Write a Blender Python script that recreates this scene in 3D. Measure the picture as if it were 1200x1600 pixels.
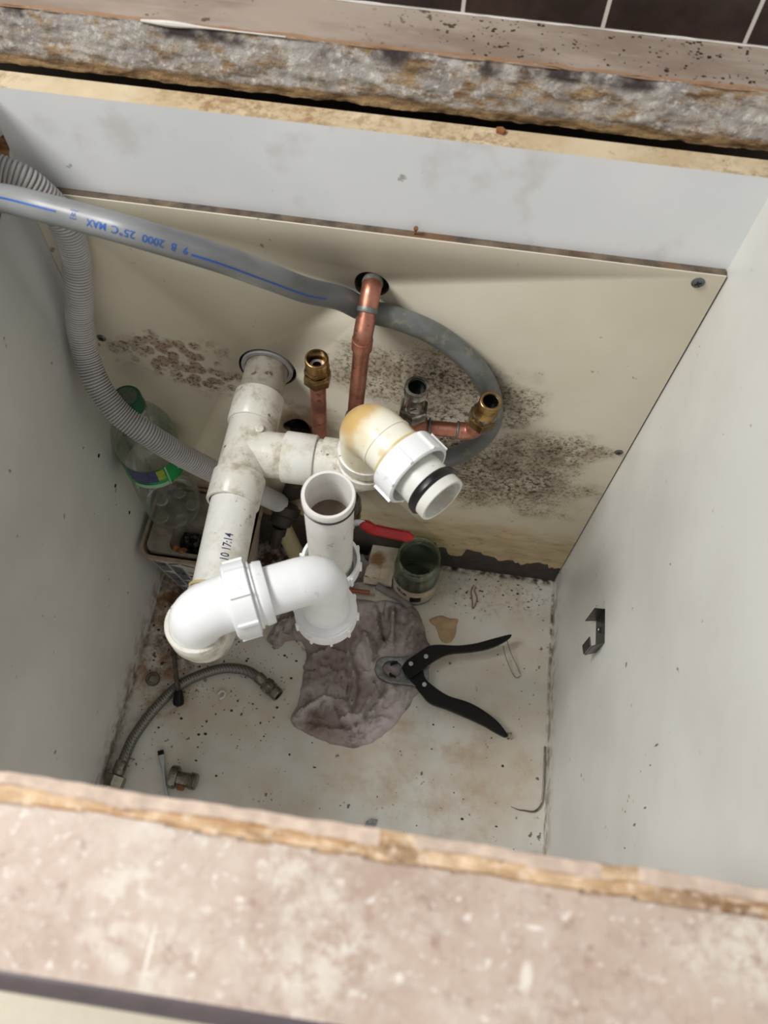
import bpy, bmesh, math, random
from mathutils import Vector, Matrix, noise as mnoise
random.seed(7)
S = bpy.context.scene
for o in list(bpy.data.objects): bpy.data.objects.remove(o)

# ------------------------------------------------------------------ camera, world, light, exposure
S.view_settings.view_transform = 'Standard'; S.view_settings.look = 'None'
S.view_settings.gamma = 1.0; S.view_settings.use_curve_mapping = False
S.view_settings.exposure = 0.0
cam = bpy.data.cameras.new('camera'); co = bpy.data.objects.new('camera', cam); S.collection.objects.link(co); S.camera = co
cam.sensor_fit = 'HORIZONTAL'; cam.sensor_width = 7.3; cam.lens = 1239.16 / 1200 * 7.3
cam.clip_start = 0.01; cam.clip_end = 50
cam.dof.use_dof = True; cam.dof.focus_distance = 0.80; cam.dof.aperture_fstop = 2.1
R = Matrix(((0.99003294, -0.13540547, 0.03873185), (0.13796808, 0.87725689, -0.4597664), (0.02827705, 0.4605276, 0.88719484)))
co.matrix_world = Matrix.Translation((0.34799, -0.47985, 1.0719)) @ R.to_4x4()

w = bpy.data.worlds.new('world'); S.world = w; w.use_nodes = True
w.node_tree.nodes['Background'].inputs[0].default_value = (1.0, 0.985, 0.965, 1)
w.node_tree.nodes['Background'].inputs[1].default_value = 0.52

def area(name, loc, target, size, power, col):
    l = bpy.data.lights.new(name, 'AREA'); l.size = size; l.energy = power; l.color = col
    o = bpy.data.objects.new(name, l); S.collection.objects.link(o); o.location = loc
    o.rotation_euler = (Vector(target) - Vector(loc)).to_track_quat('-Z', 'Y').to_euler()
area('window_daylight', (-0.80, -0.45, 2.1), (0.3, -0.25, 0.3), 0.6, 38, (1.0, 0.985, 0.96))

# ------------------------------------------------------------------ material helpers
def lin(c):
    if isinstance(c, str): c = tuple(int(c[i:i + 2], 16) / 255 for i in (0, 2, 4))
    return tuple((x / 12.92 if x <= .04045 else ((x + .055) / 1.055) ** 2.4) for x in c)
class M:
    def __init__(s, name):
        s.m = bpy.data.materials.new(name); s.m.use_nodes = True; s.t = s.m.node_tree
        s.b = s.t.nodes['Principled BSDF']; s.out = s.t.nodes['Material Output']
        s.co = s.t.nodes.new('ShaderNodeTexCoord').outputs['Object']
    def n(s, ty, **k):
        x = s.t.nodes.new(ty)
        for a, b in k.items(): setattr(x, a, b)
        return x
    def put(s, inp, v):
        if isinstance(v, bpy.types.NodeSocket): s.t.links.new(v, inp)
        elif isinstance(v, (tuple, list)) and inp.type == 'RGBA': inp.default_value = (*v[:3], 1)
        else: inp.default_value = v
    def math(s, op, a, b=0.0, c=0.0, clamp=False):
        x = s.n('ShaderNodeMath', operation=op, use_clamp=clamp)
        s.put(x.inputs[0], a); s.put(x.inputs[1], b)
        if len(x.inputs) > 2: s.put(x.inputs[2], c)
        return x.outputs[0]
    def mul(s, a, b): return s.math('MULTIPLY', a, b)
    def add(s, a, b): return s.math('ADD', a, b)
    def noise(s, scale, detail=4, rough=.55, vec=None, stretch=None, seed=0):
        v = vec or s.co
        if stretch or seed:
            mp = s.n('ShaderNodeMapping'); s.put(mp.inputs[0], v)
            if stretch: mp.inputs['Scale'].default_value = stretch
            mp.inputs['Location'].default_value = (seed, seed * 1.7, -seed)
            v = mp.outputs[0]
        x = s.n('ShaderNodeTexNoise'); s.put(x.inputs['Vector'], v)
        x.inputs['Scale'].default_value = scale; x.inputs['Detail'].default_value = detail; x.inputs['Roughness'].default_value = rough
        return x.outputs['Fac']
    def ramp(s, fac, a, b):            # smoothstep a..b
        x = s.n('ShaderNodeMapRange', interpolation_type='SMOOTHSTEP'); s.put(x.inputs[0], fac)
        x.inputs[1].default_value = a; x.inputs[2].default_value = b
        return x.outputs[0]
    def mix(s, fac, a, b):
        x = s.n('ShaderNodeMix', data_type='RGBA'); s.put(x.inputs[0], fac); s.put(x.inputs[6], a); s.put(x.inputs[7], b)
        return x.outputs[2]
    def xyz(s):
        x = s.n('ShaderNodeSeparateXYZ'); s.put(x.inputs[0], s.co); return x.outputs
    def blob(s, c, r, wob=.6, scale=30):  # 1 inside an irregular ellipsoid, 0 outside
        x = s.n('ShaderNodeMapping'); s.put(x.inputs[0], s.co)
        x.inputs['Location'].default_value = [-c[i] / r[i] for i in range(3)]; x.inputs['Scale'].default_value = [1 / r[i] for i in range(3)]
        l = s.n('ShaderNodeVectorMath', operation='LENGTH'); s.put(l.inputs[0], x.outputs[0])
        d = s.add(l.outputs['Value'], s.mul(s.math('SUBTRACT', s.noise(scale, 3), .5), wob * 2))
        return s.ramp(d, 1.1, .35)
    def mx(s, *a):
        r = a[0]
        for b in a[1:]: r = s.math('MAXIMUM', r, b)
        return r
    def specks(s, scale, thr, seed=0, soft=.06): # small irregular dots
        x = s.n('ShaderNodeTexVoronoi'); 
        mp = s.n('ShaderNodeMapping'); s.put(mp.inputs[0], s.co); mp.inputs['Location'].default_value = (seed, seed, seed)
        ad = s.n('ShaderNodeVectorMath', operation='ADD'); s.put(ad.inputs[0], mp.outputs[0])
        nn = s.n('ShaderNodeTexNoise'); nn.inputs['Scale'].default_value = scale * 2
        sc = s.n('ShaderNodeVectorMath', operation='SCALE'); s.put(sc.inputs[0], nn.outputs['Color']); sc.inputs['Scale'].default_value = .9 / scale
        s.put(nn.inputs['Vector'], s.co); s.put(ad.inputs[1], sc.outputs[0])
        s.put(x.inputs['Vector'], ad.outputs[0]); x.inputs['Scale'].default_value = scale
        n2 = s.noise(scale * .35, 2, seed=seed + 3)
        return s.ramp(s.add(x.outputs['Distance'], s.mul(s.math('SUBTRACT', .62, n2), 1.6)), thr + soft, thr - soft)
    def bump(s, h, dist=.001, strength=1.0):
        x = s.n('ShaderNodeBump'); s.put(x.inputs['Height'], h); x.inputs['Distance'].default_value = dist; x.inputs['Strength'].default_value = strength
        s.put(s.b.inputs['Normal'], x.outputs[0])
    def fin(s, col, rough=.5, metal=0.0, spec=.5, **k):
        s.put(s.b.inputs['Base Color'], col); s.put(s.b.inputs['Roughness'], rough); s.put(s.b.inputs['Metallic'], metal)
        s.b.inputs['Specular IOR Level'].default_value = spec
        for a, b in k.items(): s.put(s.b.inputs[a.replace('_', ' ')], b)
        return s.m
def plain(name, c, rough=.5, metal=0, var=.15, scale=60, **k):
    m = M(name); c = lin(c); f = m.ramp(m.noise(scale, 5), .3, .75)
    return m.fin(m.mix(f, tuple(x * (1 - var) for x in c), c), rough, metal, **k)
def clear(name, tint, rough=.05, amt=.12):
    m = M(name); t = m.n('ShaderNodeBsdfTransparent'); t.inputs[0].default_value = (*tint, 1)
    g = m.n('ShaderNodeBsdfGlossy'); g.inputs['Roughness'].default_value = rough; g.inputs[0].default_value = (.9, .95, .9, 1)
    d = m.n('ShaderNodeBsdfDiffuse'); d.inputs[0].default_value = (.45, .47, .42, 1)
    lw = m.n('ShaderNodeLayerWeight'); lw.inputs[0].default_value = .25
    a = m.n('ShaderNodeMixShader'); m.put(a.inputs[0], m.add(m.mul(lw.outputs['Fresnel'], .6), amt * .3)); m.put(a.inputs[1], t.outputs[0]); m.put(a.inputs[2], g.outputs[0])
    b = m.n('ShaderNodeMixShader'); m.put(b.inputs[0], m.mul(m.ramp(m.noise(40, 5), .35, .8), amt)); m.put(b.inputs[1], a.outputs[0]); m.put(b.inputs[2], d.outputs[0])
    m.put(m.out.inputs[0], b.outputs[0]); return m.m

MT = {}
# white melamine side panels
m = M('melamine_side')
c = m.mix(m.ramp(m.noise(6, 4), .35, .7), lin('cccbc5'), lin('d8d8d3'))
c = m.mix(m.mul(m.specks(80, .07), .8), c, lin('7a6a50'))
c = m.mix(m.mul(m.blob((.564, -.36, .40), (.05, .04, .14), .5, 40), m.specks(110, .16, 5)), c, lin('8a5a30'))
for (yy, zz, a_, b_) in ((-.322, .430, .0012, .006), (-.376, .372, .0014, .005), (-.366, .40, .001, .004), (-.392, .345, .001, .003), (-.13, .24, .0012, .003), (-.335, .415, .001, .003)):
    c = m.mix(m.mul(m.blob((.564, yy, zz), (.02, a_, b_), .5, 200), .9), c, lin('5a4026'))
c = m.mix(m.mul(m.blob((0, -.39, .36), (.02, .055, .02), .8, 25), .35), c, lin('a5a078'))
c = m.mix(m.mul(m.ramp(m.xyz()[2], .06, .0), m.ramp(m.noise(60, 4), .4, .65)), c, lin('8a7456'))
MT['side'] = m.fin(c, .38)
m = M('melamine_rail')
c = m.mix(m.ramp(m.noise(5, 4), .35, .7), lin('dee1e4'), lin('e8eaec'))
c = m.mix(m.mul(m.specks(60, .06, 2), .6), c, lin('6f6a60'))
c = m.mix(m.mul(m.ramp(m.noise(18, 4, seed=4), .58, .75), .25), c, lin('9a968a'))
MT['rail'] = m.fin(c, .4)
m = M('raw_board_edge_cream')
c = m.mix(m.ramp(m.noise(14, 5), .35, .65), lin('bba786'), lin('d0c0a4'))
c = m.mix(m.mul(m.ramp(m.noise(160, 6, .7), .40, .62), m.ramp(m.noise(13, 5, .65, seed=2), .40, .66)), c, lin('8c6f4c'))
x = m.xyz()[0]
c = m.mix(m.mul(m.mx(m.ramp(x, .40, .56), m.ramp(x, .05, -.01)), m.specks(230, .26, 4)), c, lin('4a3320'))
MT['rail_edge'] = m.fin(c, .6)
m = M('wet_chipboard')
c = m.mix(m.ramp(m.noise(60, 6, stretch=(1, 1, 3)), .3, .7), lin('3a332b'), lin('6d5f4f'))
c = m.mix(m.ramp(m.noise(20, 4, seed=5), .5, .7), c, lin('6a4d33'))
c = m.mix(m.ramp(m.xyz()[2], .13, .03), c, m.mix(m.noise(90, 4), lin('1a1410'), lin('4d443c')))
m.bump(m.noise(300, 4), .0008); MT['core'] = m.fin(c, .75)
m = M('raw_chipboard_core')
c = m.mix(m.ramp(m.noise(160, 6, stretch=(.3, 1, 1.6)), .3, .7), lin('6a4b2b'), lin('b0875a'))
m.bump(m.noise(350, 4), .001); MT['chip'] = m.fin(c, .8)
# the mouldy back panel
m = M('mouldy_laminate')
X = m.xyz()
c = m.mix(m.ramp(m.noise(7, 5), .3, .7), lin('c8c1ae'), lin('d3ccbb'))
c = m.mix(m.mul(m.ramp(X[2], .42, .15), .7), c, lin('c4b99f'))
tan = m.mul(m.ramp(m.add(X[2], m.mul(m.noise(16, 4, stretch=(1, 1, 2)), .13)), .235, .17), .85)
c = m.mix(tan, c, m.mix(m.ramp(m.noise(22, 6, stretch=(1, 1, 3), seed=3), .35, .65), lin('c2ab82'), lin('a8926e')))
c = m.mix(m.mul(tan, m.mul(m.ramp(m.noise(40, 6, .7, stretch=(1, 1, 2.5), seed=6), .52, .66), .7)), c, lin('7d6444'))
c = m.mix(m.mul(m.blob((.215, 0, .325), (.045, .1, .05), .5, 40), .85), c, lin('6e4a24'))
c = m.mix(m.mul(m.mul(m.ramp(X[0], .25, .05), m.ramp(X[2], .25, .12)), .7), c, lin('7d5f3d'))
vor = m.n('ShaderNodeTexVoronoi'); m.put(vor.inputs['Vector'], m.co); vor.inputs['Scale'].default_value = 88
petal = m.ramp(vor.outputs['Distance'], .72, .48)
lm = m.mx(m.blob((.082, 0, .425), (.066, .1, .038), .8, 34), m.mul(m.blob((.115, 0, .395), (.05, .1, .028), .9, 34), .95), m.mul(m.blob((.16, 0, .365), (.05, .1, .02), 1.0, 34), .5))
c = m.mix(m.mul(m.mul(lm, petal), .75), c, lin('927a6a'))
c = m.mix(m.mul(m.mul(m.ramp(lm, .05, .7), petal), m.ramp(m.noise(260, 5, .75), .48, .60)), c, lin('6d5445'))
film = m.mx(m.blob((.335, 0, .435), (.12, .1, .068), .6, 22), m.mul(m.blob((.425, 0, .42), (.05, .1, .05), .8, 30), .9), m.blob((.435, 0, .275), (.14, .1, .10), .8, 18), m.blob((.485, 0, .345), (.085, .1, .042), .8, 26), m.blob((.34, 0, .33), (.08, .1, .07), .6, 26))
c = m.mix(m.mul(m.mul(film, m.ramp(m.noise(38, 6, .65, seed=9), .28, .62)), .72), c, lin('80705b'))
c = m.mix(m.mul(m.mul(m.ramp(film, .03, .9), m.ramp(m.noise(240, 6, .78), .47, .60)), .9), c, lin('544435'))
dark = m.mx(m.blob((.42, 0, .270), (.12, .1, .065), 1.0, 26), m.blob((.37, 0, .35), (.05, .1, .06), .8, 30), m.mul(m.blob((.36, 0, .44), (.06, .1, .035), .8, 30), .75), m.mul(m.blob((.49, 0, .345), (.03, .1, .02), .9, 34), .8))
c = m.mix(m.mul(m.mul(m.ramp(dark, .05, .8), m.ramp(m.noise(150, 6, .72, seed=2), .50, .60)), .92), c, lin('33281d'))
c = m.mix(m.mul(m.specks(70, .10, 8), .7), c, lin('6b5233'))
# purplish edge swelling next to the rot
MT['skin'] = m.fin(c, .5)
# floor board
m = M('dirty_floor_board')
X = m.xyz()
c = m.mix(m.ramp(m.noise(6, 5), .3, .7), lin('c8c6bb'), lin('d6d4cc'))
st = m.mul(m.ramp(m.noise(9, 6, seed=3), .38, .68), .6)
c = m.mix(st, c, lin('b8a68e'))
c = m.mix(m.mul(m.mul(m.blob((.42, -.29, 0), (.19, .11, .1), .8, 14), m.ramp(m.noise(20, 7, .68, seed=1), .42, .75)), .75), c, lin('a98a68'))
c = m.mix(m.mul(m.blob((.04, -.15, 0), (.07, .17, .1), .6, 25), m.ramp(m.noise(40, 6, .7, seed=1), .38, .66)), c, lin('93683f'))
c = m.mix(m.mul(m.mx(m.blob((.05, -.12, 0), (.06, .11, .1), .6, 30), m.blob((.2, -.02, 0), (.20, .06, .1), .4, 30)), m.ramp(m.noise(60, 6, .7, seed=6), .30, .6)), c, lin('4a321c'))
c = m.mix(m.mul(m.mx(m.blob((.16, -.17, 0), (.12, .12, .1), .7, 25), m.blob((.06, -.2, 0), (.06, .14, .1), .7, 25)), m.specks(130, .20, 4)), c, lin('4a3420'))
c = m.mix(m.mul(m.specks(75, .12, 1), .85), c, lin('4c3a26'))
c = m.mix(m.mul(m.specks(150, .12, 7), .6), c, lin('6e543a'))
c = m.mix(m.mul(m.mul(m.blob((.47, -.03, 0), (.13, .05, .1), .6, 40), m.ramp(m.noise(110, 7, .75, seed=6), .46, .70)), .6), c, lin('7d7263'))
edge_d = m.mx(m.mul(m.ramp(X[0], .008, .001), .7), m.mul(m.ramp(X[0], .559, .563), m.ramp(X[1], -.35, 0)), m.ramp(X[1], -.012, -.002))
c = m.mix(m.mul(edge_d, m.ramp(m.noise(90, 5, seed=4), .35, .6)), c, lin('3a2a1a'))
MT['floor'] = m.fin(c, m.mix(st, (.32,) * 3, (.5,) * 3))
# worktop laminate
m = M('worktop_laminate')
n1 = m.noise(16, 8, .66); n2 = m.noise(95, 7, .72, seed=4)
c = m.mix(m.ramp(n1, .35, .65), lin('b19a8b'), lin('c3b0a1'))
c = m.mix(m.mul(m.ramp(n2, .42, .66), .7), c, lin('c9bbae'))
c = m.mix(m.mul(m.ramp(m.noise(190, 5, .7, seed=12), .56, .68), .85), c, lin('e8e1d8'))
c = m.mix(m.mul(m.ramp(m.noise(130, 5, .7, seed=15), .56, .70), .6), c, lin('93756a'))
c = m.mix(m.mul(m.ramp(m.noise(10, 6, seed=7), .48, .66), m.ramp(m.noise(110, 7, .75, seed=1), .42, .58)), c, lin('d8d0c4'))
c = m.mix(m.mul(m.mul(m.blob((.500, -.470, .742), (.035, .018, .1), .8, 60), m.ramp(m.noise(120, 7, .75, seed=1), .40, .54)), .9), c, lin('dad2c5'))
v = m.ramp(m.math('ABSOLUTE', m.math('SUBTRACT', m.noise(13, 5, .6, seed=21), .5)), .012, .002)
c = m.mix(m.mul(v, .18), c, lin('8e6e62'))
for (cx, cy, rx, ry) in ((.4105, -.4885, .0028, .0068), (.2744, -.500, .0010, .012), (.4130, -.4722, .0045, .0012), (.3650, -.4950, .002, .002), (.3030, -.4780, .0022, .0012)):
    c = m.mix(m.mul(m.blob((cx, cy, .742), (rx, ry, .1), .25, 90), .7), c, lin('efe9e0'))
m.bump(n2, .0004, .5)
MT['top'] = m.fin(c, .5)
m = M('worktop_back_laminate')
c = m.mix(m.ramp(m.noise(14, 7, .6, stretch=(.6, 1.6, 1)), .35, .65), lin('857568'), lin('a29487'))
c = m.mix(m.mul(m.ramp(m.noise(60, 5, stretch=(.3, 2, 1)), .6, .75), .5), c, lin('a39c94'))
x = m.xyz()[0]
c = m.mix(m.mul(m.ramp(x, .22, .36), m.specks(230, .34, 6)), c, lin('2a201b'))
c = m.mix(m.mul(m.specks(90, .09, 2), .8), c, lin('40342c'))
c = m.mix(m.mul(m.specks(170, .14, 9), .7), c, lin('4a3a30'))
c = m.mix(m.ramp(m.add(m.xyz()[1], m.mul(m.noise(60, 3), .006)), .0475, .0455), c, m.mix(m.noise(90, 4), lin('82644a'), lin('a58468')))
MT['top_back'] = m.fin(c, .55)
m = M('painted_chipboard_cut')   # pale sealant smeared over chipboard
Z = m.xyz()[2]
c = m.mix(m.ramp(m.noise(120, 7, .7, stretch=(.25, 1, 1.6)), .35, .65), lin('5c4227'), lin('a88a60'))
white = m.mul(m.ramp(m.add(Z, m.mul(m.noise(25, 5), .012)), .7150, .7185), m.ramp(m.noise(75, 7, .74, seed=2, stretch=(.5, 1, 1)), .36, .54))
wc = m.mix(m.ramp(m.noise(30, 6, seed=5), .35, .65), lin('96908c'), lin('c0bab2'))
wc = m.mix(m.mul(m.ramp(m.noise(170, 6, .7), .5, .65), .8), wc, lin('e0dcd4'))
c = m.mix(white, c, wc)
c = m.mix(m.mul(m.ramp(Z, .730, .737), m.ramp(m.noise(20, 5, seed=11), .48, .6)), c, lin('3c3230'))
m.bump(m.noise(200, 7, .7), .003); MT['cut'] = m.fin(c, .7)
m = M('broken_chipboard_lip')
c = m.mix(m.ramp(m.noise(90, 7, .7, stretch=(.2, 1, 1)), .3, .7), lin('b58c60'), lin('e0c6a4'))
c = m.mix(m.mul(m.ramp(m.noise(60, 6, .7, seed=3, stretch=(.35, 1.5, 1)), .44, .58), m.mul(m.ramp(m.noise(7, 2, seed=2), .35, .6), .75)), c, lin('5c3d22'))
c = m.mix(m.mul(m.ramp(m.noise(150, 5, .7, seed=5), .5, .62), .6), c, lin('ead8c2'))
m.bump(m.noise(220, 6, .7, stretch=(.3, 1, 1)), .0015); MT['lip'] = m.fin(c, .85)
MT['lip_pale'] = plain('pale_saw_cut_strip', 'd8c2b0', .7, var=.28, scale=160)
m = M('dark_tiles')
X = m.xyz()
fx = m.math('FRACT', m.math('DIVIDE', m.math('SUBTRACT', X[0], .3323 - .975), .0975)); fz = m.math('FRACT', m.math('DIVIDE', m.math('SUBTRACT', X[2], .7425 - .002), .0975))
g = m.mx(m.math('LESS_THAN', fx, .028), m.math('LESS_THAN', fz, .028))
tc = m.mix(m.ramp(m.noise(40, 6), .3, .7), lin('241a17'), lin('3a2b26'))
m.put(m.b.inputs['Normal'], m.b.inputs['Normal'].default_value) if False else None
m.bump(m.math('SUBTRACT', 1.0, g), .0015)
MT['tile'] = m.fin(m.mix(g, tc, lin('cfc9c0')), m.mix(g, (.25,) * 3, (.8,) * 3))
MT['top_edge'] = plain('shade_purplish_nosing', '5f5558', .35, var=.2)  # shade and reflection on the rounded nose put into one dark colour
MT['bead'] = plain('white_sealant', 'd8d4cd', .5, var=.2)
MT['room_floor'] = plain('cream_vinyl', 'e6dcc6', .5, var=.04)
MT['wall'] = plain('cream_paint', 'ddd9d0', .8, var=.03)

def pvc(name, base, dirt, amt, stain=None, rough=.3):
    m = M(name); c = m.mix(m.ramp(m.noise(20, 5), .35, .7), tuple(x * .93 for x in lin(base)), lin(base))
    c = m.mix(m.mul(m.ramp(m.noise(38, 7, .7, seed=2), .46, .68), amt), c, lin(dirt))
    c = m.mix(m.mul(m.specks(150, .16, 3), min(1, amt * 1.1)), c, lin('6a5c48'))
    if stain: c = m.mix(m.mul(m.blob(stain[0], stain[1], .5, 60), .8), c, lin(stain[2]))
    return m.fin(c, rough)
MT['pvc_new'] = pvc('bright_white_plastic', 'eff1f3', 'd9d6d0', .15)
MT['pvc_tube'] = pvc('white_plastic_stained_inside', 'e4e2dd', 'c9bfae', .4, ((.279, -.191, .492), (.017, .017, .026), 'a8845c'))
MT['pvc_old'] = pvc('aged_white_plastic', 'dcdad0', '978a72', .8)
MT['pvc_mid'] = pvc('white_plastic_pipe', 'e6e6e0', 'b0a488', .5)
MT['pvc_grey'] = pvc('grimy_grey_plastic_pipe', 'aaa598', '75695a', .9, rough=.45)
MT['pvc_collar'] = pvc('grey_plastic_collar', '9c9a99', '7a7570', .3, rough=.4)
m = M('yellowed_plastic')
c = m.mix(m.ramp(m.noise(18, 5), .35, .65), lin('e4dcc0'), lin('ebe8da'))
c = m.mix(m.mul(m.blob((.29, -.118, .53), (.03, .03, .03), .5, 50), .85), c, lin('c8a050'))
c = m.mix(m.mul(m.ramp(m.noise(60, 5, seed=5), .55, .72), .55), c, lin('c9ae6e'))
c = m.mix(m.mul(m.specks(170, .08, 2), .6), c, lin('7a6235'))
MT['pvc_yellow'] = m.fin(c, .3)
MT['rubber'] = plain('black_rubber', '0d0d0e', .35, var=.2)
MT['glue'] = plain('yellow_solvent_cement', 'cfbe86', .45)
m = M('aged_copper')
c = m.mix(m.ramp(m.noise(50, 6, .6), .3, .7), lin('93604f'), lin('bf8772'))
c = m.mix(m.mul(m.ramp(m.noise(160, 5, seed=4), .6, .7), .6), c, lin('5e3426'))
MT['copper'] = m.fin(c, m.mix(m.noise(40, 4, seed=1), (.28,) * 3, (.55,) * 3), .85)
MT['solder'] = plain('grey_solder', '7d827e', .5, .6, var=.35, scale=200)
m = M('brass'); c = m.mix(m.ramp(m.noise(60, 5), .35, .7), lin('6b5330'), lin('b08f5f')); MT['brass'] = m.fin(c, .28, .95)
m = M('tarnished_chrome'); c = m.mix(m.ramp(m.noise(90, 5), .3, .7), lin('5f5a50'), lin('b0aca2')); MT['chrome'] = m.fin(c, .22, .95)
MT['nickel'] = plain('dull_nickel', '8f897b', .22, .85, var=.5, scale=90)
MT['steel'] = plain('bright_steel', 'c4c9cd', .3, .55)
MT['black_metal'] = plain('dark_bore', '101010', .3, .2)
m = M('grey_water_pipe_plastic'); X = m.xyz()
c = m.mix(m.ramp(m.noise(30, 5, stretch=(.4, 1, 1)), .3, .7), lin('6b6e6f'), lin('868989'))
d = m.mul(m.ramp(m.math('SUBTRACT', X[0], .26), .0, .06), m.ramp(m.noise(55, 6, .6, seed=3), .42, .58))
c = m.mix(m.mul(d, .8), c, lin('6d6c5d')); c = m.mix(m.mul(m.mul(d, m.ramp(m.noise(80, 5, seed=8), .55, .63)), .8), c, lin('a39c84'))
c = m.mix(m.mul(m.ramp(X[0], .19, .27), .6), c, lin('4b5052'))
MT['water_pipe'] = m.fin(c, .38)
MT['blue_ink'] = plain('blue_print', '1f57a8', .5, var=.2)
MT['navy_ink'] = plain('navy_print', '33386e', .5, var=.3, scale=900)
m = M('corrugated_hose_plastic'); MT['hose'] = m.fin(m.mix(m.ramp(m.noise(25, 4), .3, .7), lin('a9a7a6'), lin('bbb9b7')), .42)
MT['red'] = plain('red_plastic_sleeve', 'b3101c', .32, var=.25, scale=40)
MT['dark_fit'] = plain('grimy_dark_fitting', '3b322b', .5, .3, var=.5)
MT['cream_pipe'] = plain('cream_pipe_plastic', 'a89a7a', .45, var=.15)
MT['pet'] = clear('clear_bottle_plastic', (.95, .955, .94), .06, .14)
MT['green_glass'] = clear('green_tinted_glass', (.87, .92, .84), .03, .16)
MT['cap'] = plain('green_cap_plastic', '0f5a3a', .4, var=.25)
MT['dust'] = plain('grey_dust', '66705c', .9, var=.3, scale=300)
m = M('bottle_label_green'); c = m.mix(m.ramp(m.noise(30, 3), .4, .6), lin('0c5f2c'), lin('18904a')); MT['lab_green'] = m.fin(c, .35)
MT['lab_pale'] = plain('pale_green_print', '8fb79a', .4); MT['lab_blue'] = plain('blue_violet_print', '38406e', .4, var=.5, scale=200)
MT['lab_lime'] = plain('lime_print', '90a52a', .4, var=.3, scale=200); MT['white_print'] = plain('white_print', 'c9cfd0', .5)
MT['navy'] = plain('navy_pattern_print', '1c3350', .45); MT['dark_chrome'] = plain('dull_bracket_steel', '5d5a57', .35, .9, var=.4)
MT['tub'] = plain('grimy_tub_plastic', 'a5917c', .5, var=.35, scale=80)
MT['tub_wrap'] = plain('printed_tub_sleeve', 'b9b4ac', .5, var=.15); MT['tray'] = plain('grimy_grey_tray', '8d8578', .55, var=.4, scale=60)
m = M('crinkled_film'); m.bump(m.noise(90, 5), .006); MT['film'] = m.fin(m.mix(m.ramp(m.noise(80, 4), .6, .7), lin('171513'), lin('6d6a66')), .2)
MT['crumb'] = plain('dark_crumbs', '3a2818', .8, var=.5, scale=100); MT['rust'] = plain('rusty_flakes', '8d5c33', .8, var=.4, scale=150)
m = M('dirty_cotton_cloth')
c = m.mix(m.ramp(m.noise(16, 5), .35, .65), lin('988a84'), lin('c2b8b6')); c = m.mix(m.mul(m.ramp(m.noise(30, 6, .65, seed=2), .46, .7), .75), c, lin('6a5746'))
c = m.mix(m.mul(m.specks(110, .09, 3), .8), c, lin('3c2b1c')); m.bump(m.noise(420, 5, .7), .0016); MT['cloth'] = m.fin(c, .95, spec=.1)
MT['cloth_grey'] = plain('grey_rag', '7f7972', .95, var=.35, scale=70)
m = M('stained_paper'); c = m.mix(m.ramp(m.noise(35, 5), .4, .65), lin('a89a86'), lin('c0b6a6')); c = m.mix(m.mul(m.blob((.305, -.02, .04), (.015, .015, .05), .7, 90), .9), c, lin('6e4618')); MT['paper'] = m.fin(c, .85)
MT['terracotta'] = plain('terracotta_rod', '8a4a30', .6)
m = M('satin_black_handle'); MT['black'] = m.fin(lin('0a0a0b'), .5, spec=.25)
MT['alu'] = plain('cast_aluminium', '8b8f8e', .38, .85, var=.4, scale=200)
MT['grey_card'] = plain('torn_card', 'b49a78', .85, var=.25, scale=60)
MT['screw'] = plain('zinc_screw', '76777a', .4, .8, var=.4, scale=300)
MT['string'] = plain('brown_string', '8a6a58', .9)
m = M('braided_steel')
X = m.n('ShaderNodeTexMagic'); X.turbulence_depth = 1; X.inputs['Scale'].default_value = 260; m.put(X.inputs['Vector'], m.co)
m.bump(X.outputs['Fac'], .0006); MT['braid'] = m.fin(m.mix(X.outputs['Fac'], lin('4d4a45'), lin('8d8a82')), .4, .8)
MT['water'] = plain('brown_murky_water', '6a5a4c', .05, var=.1)
MT['jar_grime'] = plain('dark_jar_contents', '2b322a', .3, var=.4)
MT['void_wall'] = plain('void_dark_plaster', '4a423b', .95, var=.3)  # plaster coloured dark to stand for the unlit void under the worktop
MT['mortar'] = plain('grey_render', '8c857b', .9)

# ------------------------------------------------------------------ geometry helpers
def catmull(pts, step=.003):
    P = [Vector(p) for p in pts]; P = [P[0] * 2 - P[1]] + P + [P[-1] * 2 - P[-2]]; out = []
    for i in range(1, len(P) - 2):
        a, b, c, d = P[i - 1:i + 3]; n = max(2, int((c - b).length / step))
        for k in range(n):
            t = k / n
            out.append(.5 * ((2 * b) + (c - a) * t + (2 * a - 5 * b + 4 * c - d) * t * t + (3 * b - a - 3 * c + d) * t ** 3))
    out.append(P[-2]); return out
def fillet(pts, r, n=10):                    # polyline with rounded corners; r may be list
    P = [Vector(p) for p in pts]; out = [P[0]]
    for i in range(1, len(P) - 1):
        ri = r[i - 1] if isinstance(r, (list, tuple)) else r
        a = (P[i - 1] - P[i]).normalized(); b = (P[i + 1] - P[i]).normalized()
        ang = a.angle(b); t = ri / math.tan(ang / 2)
        s = P[i] + a * t; e = P[i] + b * t; c = P[i] + (a + b).normalized() * (ri / math.sin(ang / 2))
        u = s - c; v = e - c; th = u.angle(v)
        for k in range(n + 1):
            f = k / n; out.append(c + (u * math.sin((1 - f) * th) + v * math.sin(f * th)) / math.sin(th))
    out.append(P[-1]); return out
def frames(P):
    T = []
    for i in range(len(P)):
        a = P[max(0, i - 1)]; b = P[min(len(P) - 1, i + 1)]; T.append((b - a).normalized())
    ref = Vector((0, 0, 1)) if abs(T[0].z) < .9 else Vector((0, 1, 0))
    N = [(ref - T[0] * ref.dot(T[0])).normalized()]
    for i in range(1, len(P)):
        q = T[i - 1].rotation_difference(T[i]); v = q @ N[-1]; N.append((v - T[i] * v.dot(T[i])).normalized())
    return T, N
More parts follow.
